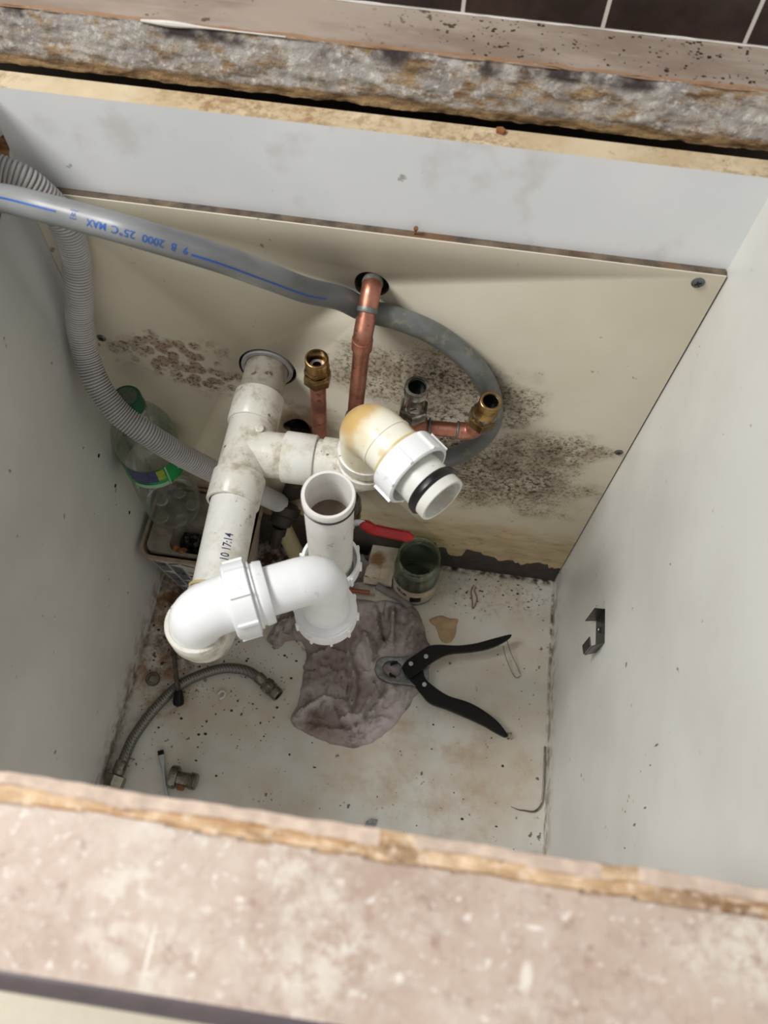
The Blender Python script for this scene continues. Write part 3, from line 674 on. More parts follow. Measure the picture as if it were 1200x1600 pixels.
def valve(o, d, mats, parent, name, slot=True, s=1.0):
    o = Vector(o); d = Vector(d).normalized(); m1, m2 = mats
    v = B().lathe([(0, .0086 * s), (.003 * s, .0095 * s), (.010 * s, .0098 * s), (.012 * s, .0088 * s), (.030 * s, .0086 * s), (.032 * s, .0098 * s), (.0334 * s, .0103 * s)] +
        [q for k in range(5) for q in (((.034 + k * .0016) * s, .0104 * s), ((.0348 + k * .0016) * s, .0099 * s))] + [(.0428 * s, .0102 * s), (.043 * s, .0096 * s), (.043 * s, .0078 * s), (.026 * s, .0074 * s), (.0255 * s, .001)], o, d, 36).go(name, m1, parent)
    n = B().hexn(o - d * .002, o + d * .0115 * s, .0132 * s).go('compression_nut', m2, parent)
    sub('bore', B().lathe([(0, .0001), (0, .0072 * s), (.0110 * s, .0072 * s), (.0112 * s, .0079 * s)], o + d * .030 * s, d, 24, False, False), 'black_metal', v)
    if slot:
        q = d.cross(Vector((1, 0, 0))).normalized(); q = Vector((0, -1, .0))
        w_ = sub('isolator_screw', B().lathe([(0, .0042), (.0025, .0042), (.003, .0036)], o + d * .019 * s - Vector((0, .0066, 0)), (0, -1, 0), 20), m1, v)
        sub('slot', B().box(o + d * .019 * s + Vector((-.0035, -.0100, -.0005)), o + d * .019 * s + Vector((.0035, -.0095, .0005)), Matrix.Rotation(-.6, 3, 'Y'), o + d * .019 * s), 'black_metal', v)
    return v
valve((.3332, -.043, .4420), (.03, -.07, 1), ('chrome', 'chrome'), cp, 'isolation_valve', s=1.10)
o = Vector((.3990, -.042, .4440)); dv2 = Vector((.10, -.10, 1)).normalized()
B().hexn(o - dv2 * .004, o + dv2 * .0095, .0142).go('compression_nut', 'brass', cp)
B().hexn(o + dv2 * .0098, o + dv2 * .0165, .0130).go('coupler_hexagon', 'nickel', cp)
v = B().lathe([(0, .0115), (.010, .0112), (.012, .0098), (.016, .0094)] + [q for k in range(6) for q in ((.017 + k * .0016, .0101), (.0178 + k * .0016, .0096))] + [(.027, .0098), (.0274, .0092), (.0274, .0076), (.008, .0073), (.0078, .001)], o + dv2 * .0095, dv2, 36).go('threaded_coupler', 'brass', cp)
sub('bore', B().lathe([(0, .0001), (0, .0070), (.0140, .0071), (.0144, .0078)], o + dv2 * .022, dv2, 24, False, False), 'black_metal', v)

ct = thing('copper_tail', (.24, -.045, .33), 'short upright copper pipe topped by an open brass threaded coupler', 'copper pipe')
tp = Vector((.2428, -.045, .4900)); bt = Vector((.2395, -.045, .330)); dt = (tp - bt).normalized()
B().pipe(bt, tp - dt * .012, .0076).go('pipe', 'copper', ct)
B().hexn(tp - dt * .0150, tp - dt * .0035, .0133).go('compression_nut', 'brass', ct)
B().lathe([(0, .0118), (.003, .0122), (.004, .0116)], tp - dt * .0035, dt, 32).go('olive_seat', 'brass', ct)
B().hexn(tp + dt * .0005, tp + dt * .0060, .0122).go('coupler_hexagon', 'brass', ct)
v = B().lathe([(0, .0104)] + [q for k in range(6) for q in ((.001 + k * .0017, .0108), (.0019 + k * .0017, .0102))] + [(.0125, .0106), (.0128, .0102), (.0128, .0090), (.0005, .0086), (0, .001)], tp + dt * .0062, dt, 36).go('threaded_end', 'brass', ct)
sub('pipe_end', B().lathe([(0, .0040), (0, .0066), (.003, .0066), (.003, .0040)], tp + dt * .0063, dt, 24, False, False), 'steel', v)
sub('bore', B().lathe([(0, .0001), (0, .0042)], tp + dt * .0068, dt, 20, False, False), 'black_metal', v)

# ------------------------------------------------------------------ grey water pipe with blue print
GP = [(-.060, -.028, .631), (-.020, -.0420, .6440), (.0080, -.0520, .6560), (.0320, -.0610, .6650), (.0581, -.0690, .6695), (.0856, -.0728, .6687), (.1245, -.0802, .6689), (.1577, -.0774, .6576), (.1861, -.0711, .6427), (.2132, -.0562, .6154), (.2376, -.0374, .5846), (.2611, -.0190, .5600), (.2816, -.0117, .5410), (.3094, -.0122, .5365), (.3384, -.0123, .5256), (.3631, -.0123, .5076), (.3868, -.014, .4832), (.4052, -.0153, .4479), (.4125, -.0149, .4027), (.4032, -.0131, .3589), (.3795, -.0124, .3214), (.3486, -.012, .3008), (.3119, -.012, .2870), (.28, -.012, .27), (.262, -.016, .235)]
gp = thing('grey_water_pipe', (0, -.03, .64), 'smooth grey plastic water pipe with blue print looping across the back panel', 'pipe')
GPs = catmull(GP, .004); RG = .0102
gt = B().tube(GPs, RG, 28).go('pipe', 'water_pipe', gp)
wr = Wrap(GPs, RG, (.0, -.62, .78))
Ls = wr.L
def s_at(x):
    for i, p in enumerate(GPs):
        if p.x >= x: return Ls[i]
b = B()
def stripe(xa, xb, h):
    sa, sb = s_at(xa), s_at(xb); n = int((sb - sa) / .002)
    for k in range(n):
        a = sa + (sb - sa) * k / n; c = sa + (sb - sa) * (k + 1) / n
        b.bm.faces.new([b.bm.verts.new(wr(q, h + e, .00015)) for q, e in ((a, -.0007), (c, -.0007), (c, .0007), (a, .0007))])
stripe(-.02, .072, .0010)
sub('blue_stripe', b, 'blue_ink', gt, flat=True); b = B(); stripe(.163, .245, .0040); sub('blue_stripe', b, 'blue_ink', gt, flat=True)
def gtext(txt, xc, size=.0072):
    vs, fs, x0, x1 = text_mesh(txt, size); sc = s_at(xc); m_ = (x0 + x1) / 2; b = B()
    put_mesh(b, vs, fs, lambda p: wr(sc - (p.x - m_) * .95, -(p.y - size * .35) * -1.0 + .0026, .0002))
    sub('printed_text', b, 'blue_ink', gt, flat=True)
gtext('MAX', .1040); gtext('25\u00b0C', .1215); gtext('2000', .1385); gtext('B', .1500); gtext('9', .1590)
b = B(); vs, fs, x0, x1 = text_mesh('W', .0045); sc = s_at(.0865)
put_mesh(b, vs, fs, lambda p: wr(sc - (p.x - (x0 + x1) / 2), (p.y - .0016), .0002))
for q in ((-.003, -.003, -.0024, .003), (.0024, -.003, .003, .003), (-.003, -.003, .003, -.0024), (-.003, .0024, .003, .003)):
    b.bm.faces.new([b.bm.verts.new(wr(sc + x, y, .0002)) for x, y in ((q[0], q[1]), (q[2], q[1]), (q[2], q[3]), (q[0], q[3]))])
sub('printed_mark', b, 'blue_ink', gt, flat=True)

# ------------------------------------------------------------------ corrugated drain hose
HP = [(-.060, -.020, .655), (-.0175, -.0190, .6540), (.0004, -.0175, .6500), (.0168, -.0160, .6410), (.0290, -.0145, .6220), (.0352, -.0140, .600), (.0324, -.0146, .566), (.0273, -.0217, .5343), (.0182, -.0279, .4977), (.0165, -.0384, .4642), (.0257, -.0552, .4381), (.0436, -.0690, .4147), (.0696, -.0762, .3926), (.0952, -.0745, .3582), (.1204, -.066, .3157), (.1409, -.0450, .2552), (.1580, -.0280, .2000), (.1740, -.0165, .1620)]
hs = catmull(HP, .002); Lh = [0]
for a, c in zip(hs[:-1], hs[1:]): Lh.append(Lh[-1] + (c - a).length)
pitch = .0029; tot = Lh[-1]; P2 = []; R2 = []; i = 0
k = 0
while k * pitch < tot - pitch:
    for f, r in ((.04, .0096), (.13, .0117), (.27, .0124), (.60, .0126), (.78, .0119), (.90, .0096)):
        s_ = (k + f) * pitch
        while Lh[i + 1] < s_: i += 1
        P2.append(hs[i].lerp(hs[i + 1], (s_ - Lh[i]) / (Lh[i + 1] - Lh[i]))); R2.append(r)
    k += 1
tag(B().tube(P2, R2, 30).go('corrugated_drain_hose', 'hose', smooth=50), 'pale grey corrugated drain hose hanging down past the green-capped bottle', 'hose')

# ------------------------------------------------------------------ dark appliance valve and cream pipe
av = thing('appliance_valve', (.178, -.03, .10), 'grimy dark valve with hose tail beside the cream pipe behind the waste pipe', 'valve')
B().lathe([(0, .013), (.006, .019), (.016, .019), (.019, .015), (.03, .014), (.034, .008)], (.182, -.010, .155), (-.2, -.75, -.45), 28).go('valve_body', 'dark_fit', av)
B().lathe([(0, .0195), (.001, .021), (.010, .021), (.011, .0195)], (.180, -.012, .150), (-.2, -.75, -.45), 12, False, False).go('ribbed_ring', 'dark_fit', av)
B().lathe([(0, .010), (.012, .010), (.014, .007), (.032, .0065), (.034, .005)], (.1745, -.036, .135), (-.15, -.5, -.8), 20).go('hose_tail', 'dark_fit', av)
B().hexn((.186, .0, .165), (.196, .0, .205), .014).go('backnut', 'dark_fit', av)
tag(B().tube(fillet([(.174, -.028, .128), (.192, -.040, .060), (.213, -.0495, .006)], .02, 6), .0115, 28).go('cream_pipe', 'cream_pipe'), 'short cream plastic pipe sloping down to the floor below the dark valve', 'pipe')
hs_ = thing('wall_spigot', (.2045, -.004, .32), 'black stub sticking out of the small burnt-looking hole in the panel', 'pipe stub')
B().lathe([(0, .0105), (.034, .0105), (.036, .0085), (.036, .006), (.01, .006)], (.2075, .026, .3190), (.05, -1, -.05), 24).go('stub', 'rubber', hs_)
B().lathe([(0, .0085), (.006, .0118), (.016, .0118), (.018, .009)], (.2075, .006, .3190), (.05, -1, -.05), 24).go('stub_collar', 'rubber', hs_)

# ------------------------------------------------------------------ lever ball valve
lv = thing('ball_valve', (.278, -.04, .20), 'steel ball valve with a red sleeved lever behind the upright trap tube', 'valve')
B().lathe([(0, .010), (.008, .013), (.012, .011), (.026, .014), (.034, .014), (.044, .011), (.048, .013), (.056, .010)], (.268, -.028, .170), (0, 0, 1), 20).go('valve_body', 'nickel', lv)
B().lathe([(0, .006), (.018, .006), (.020, .0075), (.024, .0075)], (.268, -.034, .200), (.1, -1, .2), 16).go('stem', 'steel', lv)
def strap(pts, w_, th, nm, mt, parent, up=(0, -.9, .45)):
    P = fillet(pts, .008, 6); P = [P[0].lerp(P[1], f) for f in (0, .15, .4)] + P[1:-1] + [P[-2].lerp(P[-1], f) for f in (.5, .85, .92, .97, 1)]; T, _ = frames(P); b = B(); R_ = []
    for i, p in enumerate(P):
        ww = w_[0] + (w_[1] - w_[0]) * i / (len(P) - 1); e_ = min((P[i] - P[0]).length, (P[i] - P[-1]).length) / (ww + 1e-9); ww *= max(.15, min(1, e_ * 1.2)) ** .4; n = Vector(up).normalized(); sd = T[i].cross(n).normalized(); n = sd.cross(T[i]); R_.append([])
        for k in range(14):
            t = 2 * math.pi * k / 14; c_, s_ = math.cos(t), math.sin(t)
            R_[-1].append(p + sd * ww * math.copysign(abs(c_) ** .6, c_) + n * th * math.copysign(abs(s_) ** .6, s_))
    b.rings(R_); return b.go(nm, mt, parent)
strap([(.268, -.058, .2130), (.2880, -.058, .2260), (.2910, -.058, .2220)], (.0045, .0045), .0012, 'lever', 'steel', lv)
strap([(.2860, -.058, .2235), (.3010, -.058, .2080), (.3500, -.058, .2010)], (.0072, .0074), .0032, 'lever_sleeve', 'red', lv).__setitem__('label', 'red plastic lever sleeve')

# ------------------------------------------------------------------ bottle
bo = thing('plastic_bottle', (.041, -.041, .153), 'clear plastic drinks bottle with a dusty green cap wedged in the left corner', 'bottle')
BZ = .1535; BO = (.0410, -.0410, BZ); UP = (-.01, .01, 1)
b = B(); prof = [(0, .006), (.002, .018), (0, .026), (.004, .0315), (.016, .0350)]
for k in range(6): prof += [(.022 + k * .008, .0352), (.026 + k * .008, .0338)]
prof += [(.072, .0352), (.080, .0346), (.114, .0342), (.152, .0342), (.157, .0352), (.168, .0352), (.182, .0335), (.198, .0285), (.210, .0205), (.217, .0150), (.221, .0132), (.2225, .0160), (.2245, .0160), (.226, .0128), (.236, .0128)]
b.lathe(prof, BO, UP, 48, True, False)
body = b.go('bottle_body', 'pet', bo, smooth=60)
# dimples of the base reflect like petals
b = B()
for k in range(5):
    t = 2 * math.pi * k / 5 + .3; b.ball((BO[0] + .021 * math.cos(t), BO[1] + .021 * math.sin(t), BZ + .005), .008, (1, 1, .5), 14)
sub('base_petals', b, 'pet', body)
cap = B().lathe([(0, .0150), (.001, .0158), (.003, .0158), (.004, .0150), (.016, .0150), (.0175, .0142), (.018, .012)], Vector(BO) + Vector(UP).normalized() * .2265, UP, 40).go('bottle_cap', 'cap', bo, label='dark green screw cap covered with grey dust')
b = B(); b.lathe([(0, .0001), (0, .0116), (.0003, .0114)], Vector(BO) + Vector(UP).normalized() * .2447, UP, 24, False, False); sub('cap_dust', b, 'dust', cap)
def lab(t0, t1, z0, z1, mat, nm='label_print', off=.0004):
    b = B(); u = Vector(UP).normalized()
    def f(a, c):
        t = math.radians(t0 + (t1 - t0) * a); z = z0 + (z1 - z0) * c
        return Vector(BO) + u * z + Vector((math.cos(t), math.sin(t), 0)) * (.0344 + off)
    b.grid(f, max(2, int(abs(t1 - t0) / 6)), 3); return b
wl = lab(-200, 160, .116, .151, 0).go('wrap_label', 'lab_green', bo, flat=True, label='green paper label round the bottle waist')
sub('label_picture', lab(-116, -62, .128, .151, 0, off=.0008), 'lab_blue', wl, flat=True)
sub('label_lime_patch', lab(-62, -48, .130, .149, 0, off=.0008), 'lab_lime', wl, flat=True)
sub('label_stripe', lab(-112, -46, .116, .1235, 0, off=.0009), 'lab_pale', wl, flat=True)
sub('label_stripe', lab(-45, -42, .114, .151, 0, off=.0009), 'lab_pale', wl, flat=True)
sub('label_panel', lab(-20, -10, .130, .142, 0, off=.0009), 'white_print', wl, flat=True)
vs, fs, x0, x1 = text_mesh('E', .012); b = B()
def mp(p):
    t = math.radians(-4) + (p.x - x0) / .0345; return Vector(BO) + Vector(UP).normalized() * (.133 + p.y) + Vector((math.cos(t), math.sin(t), 0)) * .0355
put_mesh(b, vs, fs, mp); sub('label_letter', b, 'white_print', wl, flat=True)

# ------------------------------------------------------------------ printed tub with tray in it
tb = thing('plastic_tub', (.085, -.068, 0), 'grimy plastic tub with blue chevron printed sleeve in the back left corner', 'tub')
def rrect(x0, x1, y0, y1, r, z, n=6):
    out = []
    for cx, cy, a in ((x1 - r, y1 - r, 0), (x0 + r, y1 - r, 90), (x0 + r, y0 + r, 180), (x1 - r, y0 + r, 270)):
        for k in range(n + 1):
            t = math.radians(a + 90 * k / n); out.append(Vector((cx + r * math.cos(t), cy + r * math.sin(t), z)))
    return out
TB = (.034, .128, -.099, -.026); TT = (.010, .148, -.108, -.006)
def tr_(f, ins=0, z=None, r=.014): 
    q = [TB[i] + (TT[i] - TB[i]) * f for i in range(4)]; return rrect(q[0] + ins, q[1] - ins, q[2] + ins, q[3] - ins, r, .002 + .146 * f if z is None else z)
B().rings([tr_(0), tr_(.965), tr_(.965, -.003), tr_(1, -.003), tr_(1, .001), tr_(.95, .002), tr_(.02, .002)]).go('tub_body', 'tub', tb)
b = B(); ra = tr_(.10, -.0008); rb = tr_(.93, -.0008); b.rings([ra, rb], False, False); wrp = b.go('printed_sleeve', 'tub_wrap', tb)
# chevrons on the front (low y) face: local u along x, v up
b = B()
def ff(u, v, off=.0016):
    f = .10 + .83 * v; q = [TB[i] + (TT[i] - TB[i]) * f for i in range(4)]
    return Vector((q[0] + .010 + (q[1] - q[0] - .02) * u, q[2] - off, .002 + .146 * f))
def seg(u0, v0, u1, v1, w_=.009):
    d_ = Vector((u1 - u0, v1 - v0)); n_ = Vector((-d_.y, d_.x)).normalized() * w_
    N_ = 3
    for k in range(N_):
        a = Vector((u0, v0)) + d_ * k / N_; c = Vector((u0, v0)) + d_ * (k + 1) / N_
        b.bm.faces.new([b.bm.verts.new(ff(*q)) for q in (a + n_, c + n_, c - n_, a - n_)])
for cu in range(6):
    for k in range(22):
        u0 = .01 + cu * .165; u1 = u0 + .14; v = k * .046; up_ = .05 if (cu + k // 5) % 2 else -.05
        if .28 < u0 + .07 < .80 and .42 < v < .94: continue
        if 0 < v + up_ < 1: seg(u0, v, u1, v + up_)
seg(.34, .60, .66, .60, .012)
sub('chevron_print', b, 'navy', wrp, flat=True)
b = B(); vs, fs, x0, x1 = text_mesh('ORIGINAL', .011)
put_mesh(b, vs, fs, lambda p: ff(.62 - (p.x - x0) * 5.2, .74 - p.y * 7.0, .0018)); sub('sleeve_lettering', b, 'tub', wrp, flat=True)
ty = thing('plastic_tray', (.085, -.068, .08), 'grimy grey plastic tray with a wide flange nested inside the chevron tub', 'tray')
F = (.016, .142, -.102, -.012); O_ = (.044, .136, -.0985, -.058)
B().rings([rrect(*F, .010, .142), rrect(*F, .010, .1505), rrect(*O_, .012, .1500), rrect(O_[0] + .003, O_[1] - .003, O_[2] + .002, O_[3] - .003, .012, .120), rrect(O_[0] + .006, O_[1] - .006, O_[2] + .004, O_[3] - .006, .010, .085)], False, True).go('tray_body', 'tray', ty)
b = B(); rnd = random.Random(3)
def filmf(u, v):
    x = .052 + .080 * u; y = -.094 + .032 * v; return Vector((x, y, .118 + .016 * mnoise.noise((x * 45, y * 45, 2)) + .008 * mnoise.noise((x * 150, y * 150, 2)) + .012 * v))
b.grid(filmf, 30, 24); tag(b.go('crumpled_film', 'film', smooth=15), 'dark crinkled plastic wrapper lying in the tray', 'wrapper')
b = B(); 
for k in range(26):
    b.ball((.053 + rnd.gauss(0, .005), -.093 + rnd.gauss(0, .002), .141 + rnd.random() * .010), .0022 + rnd.random() * .0018, (1, .8, .5), 8)
o = tag(b.go('tan_crumbs', 'rust'), 'little heap of tan crumbs in the corner of the tray', 'debris'); o['kind'] = 'stuff'

# ------------------------------------------------------------------ jar
jr = thing('glass_jar', (.364, -.030, 0), 'open green-tinted glass jar with a torn label by the rotten panel edge', 'jar')
JO = (.3615, -.0375, .0005)
B().lathe([(.003, .024), (0, .028), (.003, .0320), (.060, .0320), (.067, .0322), (.074, .0312), (.080, .0292), (.0825, .0282), (.084, .0300), (.0860, .0304), (.088, .0300), (.0895, .0286), (.0925, .0286), (.094, .0298), (.0955, .0286), (.0990, .0284), (.1005, .0292), (.1030, .0292), (.1045, .0278), (.1030, .0264), (.098, .0262), (.084, .0262), (.074, .0285), (.062, .0296), (.006, .0296), (.004, .024)], JO, (0, 0, 1), 56).go('jar_glass', 'green_glass', jr)
B().lathe([(0, .001), (0, .0285), (.004, .0285), (.0045, .001)], Vector(JO) + Vector((0, 0, .006)), (0, 0, 1), 32).go('jar_residue', 'jar_grime', jr, label='dark residue at the bottom of the jar')
def jl(t0, t1, z0, z1, off=.0003):
    b = B()
    def f(a, c):
        t = math.radians(t0 + (t1 - t0) * a); zz = z0 + (z1 - z0) * c + .001 * mnoise.noise((a * 9, c * 9, 0)); return Vector(JO) + Vector((math.cos(t) * (.0320 + off), math.sin(t) * (.0320 + off), zz))
    b.grid(f, 20, 6); return b
jlb = jl(-165, 10, .010, .050).go('jar_label', 'paper', jr, flat=True, label='torn cream paper label with orange and black print')
sub('label_orange_print', jl(-85, -45, .036, .044, .0006), 'lip', jlb, flat=True)
sub('label_black_print', jl(-98, -70, .018, .034, .0007), 'black', jlb, flat=True)
b = B(); vs, fs, x0, x1 = text_mesh('the', .014)
put_mesh(b, vs, fs, lambda p: Vector(JO) + Vector((math.cos(math.radians(-140) + (p.x - x0) / .032) * .0328, math.sin(math.radians(-140) + (p.x - x0) / .032) * .0328, .033 + p.y)))
sub('label_lettering', b, 'black', jlb, flat=True)

# ------------------------------------------------------------------ cloths
def inside(p, poly):
    c = False; n = len(poly)
    for i in range(n):
        a, b_ = poly[i], poly[i - 1]
        if (a[1] > p[1]) != (b_[1] > p[1]) and p[0] < (b_[0] - a[0]) * (p[1] - a[1]) / (b_[1] - a[1]) + a[0]: c = not c
    return c
def dist(p, pl, closed=False):
    best = 9; P = Vector(p)
    pts = list(pl) + ([pl[0]] if closed else [])
    for a, b_ in zip(pts[:-1], pts[1:]):
        a = Vector(a); b_ = Vector(b_); ab = b_ - a; t = max(0, min(1, (P - a).dot(ab) / ab.length_squared)); q = a + ab * t
        best = min(best, (P - q).length)
    return best
def smooth2(poly, step=.006):
    c = catmull([(p[0], p[1], 0) for p in poly] + [(poly[0][0], poly[0][1], 0)], step); return [(v.x, v.y) for v in c[:-1]]
def cloth(name, poly, ridges, base, step, mat, amp=.004, seed=0, z0=.0006):
    poly = [(x + (.0030 if amp > .002 else .0004) * mnoise.noise((x * 95, y * 95, 2 + seed)), y + (.0030 if amp > .002 else .0004) * mnoise.noise((x * 95, y * 95, 9 + seed))) for x, y in smooth2(poly)]; xs = [p[0] for p in poly]; ys = [p[1] for p in poly]
    b = B(); x0, x1, y0, y1 = min(xs), max(xs), min(ys), max(ys); nx = int((x1 - x0) / step) + 1; ny = int((y1 - y0) / step) + 1; V = {}
    ins = {}
    for i in range(nx + 1):
        for j in range(ny + 1): ins[i, j] = inside((x0 + i * step, y0 + j * step), poly)
    def vert(i, j):
        if (i, j) not in V:
            x, y = x0 + i * step, y0 + j * step; d_ = dist((x, y), poly, True)
            if not ins[i, j]:
                bp = None; bd = 9
                for q in poly:
                    dq = (q[0] - x) ** 2 + (q[1] - y) ** 2
                    if dq < bd: bd = dq; bp = q
                if bd < (step * 2) ** 2: x, y = bp
                d_ = 0
            h = base * min(1, d_ / .006) ** .5
            for pl, w_, hh in ridges:
                dd_ = dist((x, y), pl) / (w_ * .7); 
                if dd_ < 3: h += 2.0 * hh * math.exp(-dd_ * dd_) * min(1, d_ / .008)
            h += amp * min(1, d_ / .01) * (.5 + .5 * mnoise.noise((x * 60 + seed, y * 30, 0))) + .0016 * min(1, d_ / .01) * mnoise.noise((x * 140, y * 140, seed))
            h += amp * 1.3 * min(1, d_ / .01) * ((1 - abs(mnoise.noise((x * 62 + seed + 2.5 * mnoise.noise((x * 18, y * 18, 7)), y * 30 + 2.5 * mnoise.noise((x * 18, y * 18, 1)), 3)))) ** 6) * 1.5
            if name == 'dirty_cloth' and Vector((x - .363, (y + .170))).length < .045: h = min(h, .0130)
            V[i, j] = b.bm.verts.new((x, y, z0 + max(0, h)))
        return V[i, j]
    for i in range(nx):
        for j in range(ny):
            if sum(ins[a] for a in ((i, j), (i + 1, j), (i + 1, j + 1), (i, j + 1))) >= 2:
                vs = [vert(i, j), vert(i + 1, j), vert(i + 1, j + 1), vert(i, j + 1)]
                try: b.bm.faces.new(vs)
                except ValueError: pass
    bmesh.ops.remove_doubles(b.bm, verts=b.bm.verts, dist=.0004)
    bmesh.ops.recalc_face_normals(b.bm, faces=b.bm.faces)
    ext = [e for e in b.bm.edges if e.is_boundary]
    r = bmesh.ops.extrude_edge_only(b.bm, edges=ext)
    for v in r['geom']:
        if isinstance(v, bmesh.types.BMVert): v.co.z = .0002
    return b.go(name, mat, smooth=70)
CL = [(.1661, -.1511), (.1736, -.1215), (.1832, -.1007), (.205, -.092), (.225, -.075), (.2806, -.070), (.3298, -.0680), (.3680, -.0720), (.3896, -.1178), (.4000, -.1301), (.395, -.165), (.3758, -.2106), (.3547, -.248), (.3161, -.2763), (.2778, -.276), (.2232, -.2587), (.2277, -.2235), (.2220, -.153), (.200, -.145), (.185, -.160)]
DAMP = (.358, -.171)
RD = [([(.2283, -.248), (.262, -.222), (.288, -.224), (.30, -.245)], .006, .009), ([(.30, -.125), (.322, -.165), (.328, -.205), (.312, -.24), (.29, -.248)], .006, .013),
      ([(.285, -.16), (.298, -.19), (.300, -.225)], .005, .009), ([(.335, -.085), (.340, -.12), (.335, -.155), (.33, -.19)], .005, .011), ([(.36, -.08), (.367, -.115), (.366, -.145)], .006, .009), ([(.385, -.10), (.390, -.130)], .005, .006),
      ([(.31, -.085), (.32, -.12), (.33, -.14)], .004, .008), ([(.20, -.105), (.225, -.13), (.255, -.15)], .006, .008), ([(.178, -.13), (.205, -.115)], .006, .008), ([(.238, -.165), (.255, -.155), (.285, -.158)], .005, .006),
      ([(.255, -.262), (.30, -.262), (.34, -.235)], .006, .003), ([(.322, -.245), (.338, -.215), (.350, -.195)], .005, .005)]
tag(cloth('dirty_cloth', CL, RD, .004, .0026, 'cloth'), 'crumpled dirty mauve cotton cloth lying on the cabinet floor under the tool head', 'cloth')
tag(cloth('grey_rag', [(.255, -.005), (.300, -.004), (.306, -.022), (.292, -.040), (.262, -.046), (.25, -.03)], [([(.262, -.012), (.29, -.030)], .006, .012), ([(.295, -.01), (.275, -.035)], .004, .006)], .016, .003, 'cloth_grey', seed=5), 'small dark grey rag bunched against the panel behind the trap', 'rag')
# crumpled stained paper pad
pp = thing('folded_paper', (.31, -.028, .02), 'stained folded cream paper between the trap and the glass jar', 'paper')
def pf(u, v):
    x = .2885 + .040 * u; y = -.0480 + .048 * v; return Vector((x + .006 * v, y, .030 + .010 * v + .003 * mnoise.noise((x * 60, y * 60, 1)) + (.003 if u > .5 else 0) * (1 - v)))
b = B(); b.grid(pf, 16, 16); r = bmesh.ops.extrude_face_region(b.bm, geom=b.bm.faces[:]); [setattr(v.co, 'z', v.co.z - .0018) for v in r['geom'] if isinstance(v, bmesh.types.BMVert)]
b.go('upper_sheet', 'paper', pp)
B().box((.290, -.0475, .004), (.327, -.006, .0300)).go('folded_stack', 'dark_fit', pp)
b = B()
def pf2(u, v):
    x = .2885 + .0405 * u; return Vector((x, -.0480 - .0035 * v, .031 - .014 * v + .001 * mnoise.noise((x * 90, 0, 1))))
b.grid(pf2, 14, 5); r = bmesh.ops.extrude_face_region(b.bm, geom=b.bm.faces[:]); [setattr(v.co, 'y', v.co.y + .001) for v in r['geom'] if isinstance(v, bmesh.types.BMVert)]; b.go('hanging_flap', 'paper', pp)
b = B(); b.tube(catmull([(.3080, -.0545, .022), (.325, -.0600, .018), (.342, -.0655, .016), (.3610, -.0770, .014)], .003), .0052, 16); tag(b.go('rolled_paper', 'cloth_grey'), 'rolled pale strip of rag lying across the front of the glass jar', 'rag')
tag(B().tube([Vector((.262, -.0645, .016)), Vector((.300, -.0640, .016))], .0032, 14).go('terracotta_rod', 'terracotta'), 'short reddish brown rod poking out beside the trap nut', 'rod')

# ------------------------------------------------------------------ handled tool on the floor
pl = thing('hand_cutter', (.40, -.17, .008), 'black handled cutting pliers with grey oval jaw lying open on the floor', 'pliers')
def plate(poly, z0, z1, nm, mt, parent, bev=.0012, hole_=None, step=.003):
    poly = smooth2(poly, step); b = B(); b.prism(poly, z0, z1); o = b.go(nm, mt, parent, smooth=50)
    if hole_:
        c = B().prism(smooth2(hole_, .002), z0 - .01, z1 + .01).go('cutter', mt); carve(o, [c]); bpy.data.objects.remove(c)
    mdf = o.modifiers.new('bevel', 'BEVEL'); mdf.width = bev; mdf.segments = 2; mdf.limit_method = 'ANGLE'
    return o
plate([(.3224, -.1742), (.3245, -.162), (.333, -.1554), (.352, -.1530), (.375, -.1500), (.395, -.165), (.394, -.190), (.3727, -.1891), (.352, -.1900), (.3400, -.1892), (.3283, -.1841)], .0145, .0225, 'jaw_head', 'alu', pl,
      hole_=[(.333, -.170), (.337, -.1625), (.348, -.160), (.356, -.163), (.3575, -.170), (.355, -.1785), (.345, -.182), (.336, -.178)])
b = B()
for q in ((.3465, -.163, .5), (.3470, -.1795, -.5)):
    b.box((q[0] - .004, q[1] - .0014, .0165), (q[0] + .006, q[1] + .0014, .0232), Matrix.Rotation(q[2], 3, 'Z'), (q[0], q[1], .02))
b.go('jaw_teeth', 'black', pl)
plate([(.3585, -.1700), (.3640, -.160), (.3770, -.148), (.3900, -.1365), (.4030, -.1320), (.4300, -.1290), (.4538, -.1225), (.4800, -.1110), (.5018, -.1025), (.4960, -.1115), (.4750, -.1255), (.4500, -.1345), (.4205, -.1420), (.4030, -.1530), (.3900, -.1650), (.3780, -.178), (.3680, -.182)], .0262, .0345, 'handle', 'black', pl, .002)
plate([(.3600, -.1660), (.3680, -.1600), (.3860, -.1650), (.3920, -.1780), (.4079, -.1890), (.4261, -.1970), (.4500, -.2010), (.4700, -.2080), (.4925, -.2210), (.5072, -.2368), (.5040, -.2396), (.4880, -.2340), (.4717, -.2275), (.4277, -.2151), (.4030, -.2101), (.3900, -.2000), (.3798, -.1898), (.3660, -.178)], .0150, .0260, 'handle', 'black', pl, .002)
for x, y, z in ((.3890, -.1510, .0345), (.3700, -.1640, .0345), (.3915, -.1870, .0260)):
    rv = B().lathe([(-.002, .0030), (.0008, .0030), (.0012, .0026), (.0012, .0014), (.0004, .0012), (.0004, .0001)], (x, y, z), (0, 0, 1), 18).go('rivet', 'steel', pl)
b = B(); b.tube(catmull([(.4970, -.1095, .027), (.5060, -.1230, .014), (.5195, -.1430, .006), (.5215, -.1500, .004), (.5165, -.1530, .004), (.5100, -.1470, .006), (.4985, -.1280, .014), (.4925, -.1180, .027)], .003), .0006, 6)
b.go('wire_loop', 'nickel', pl)

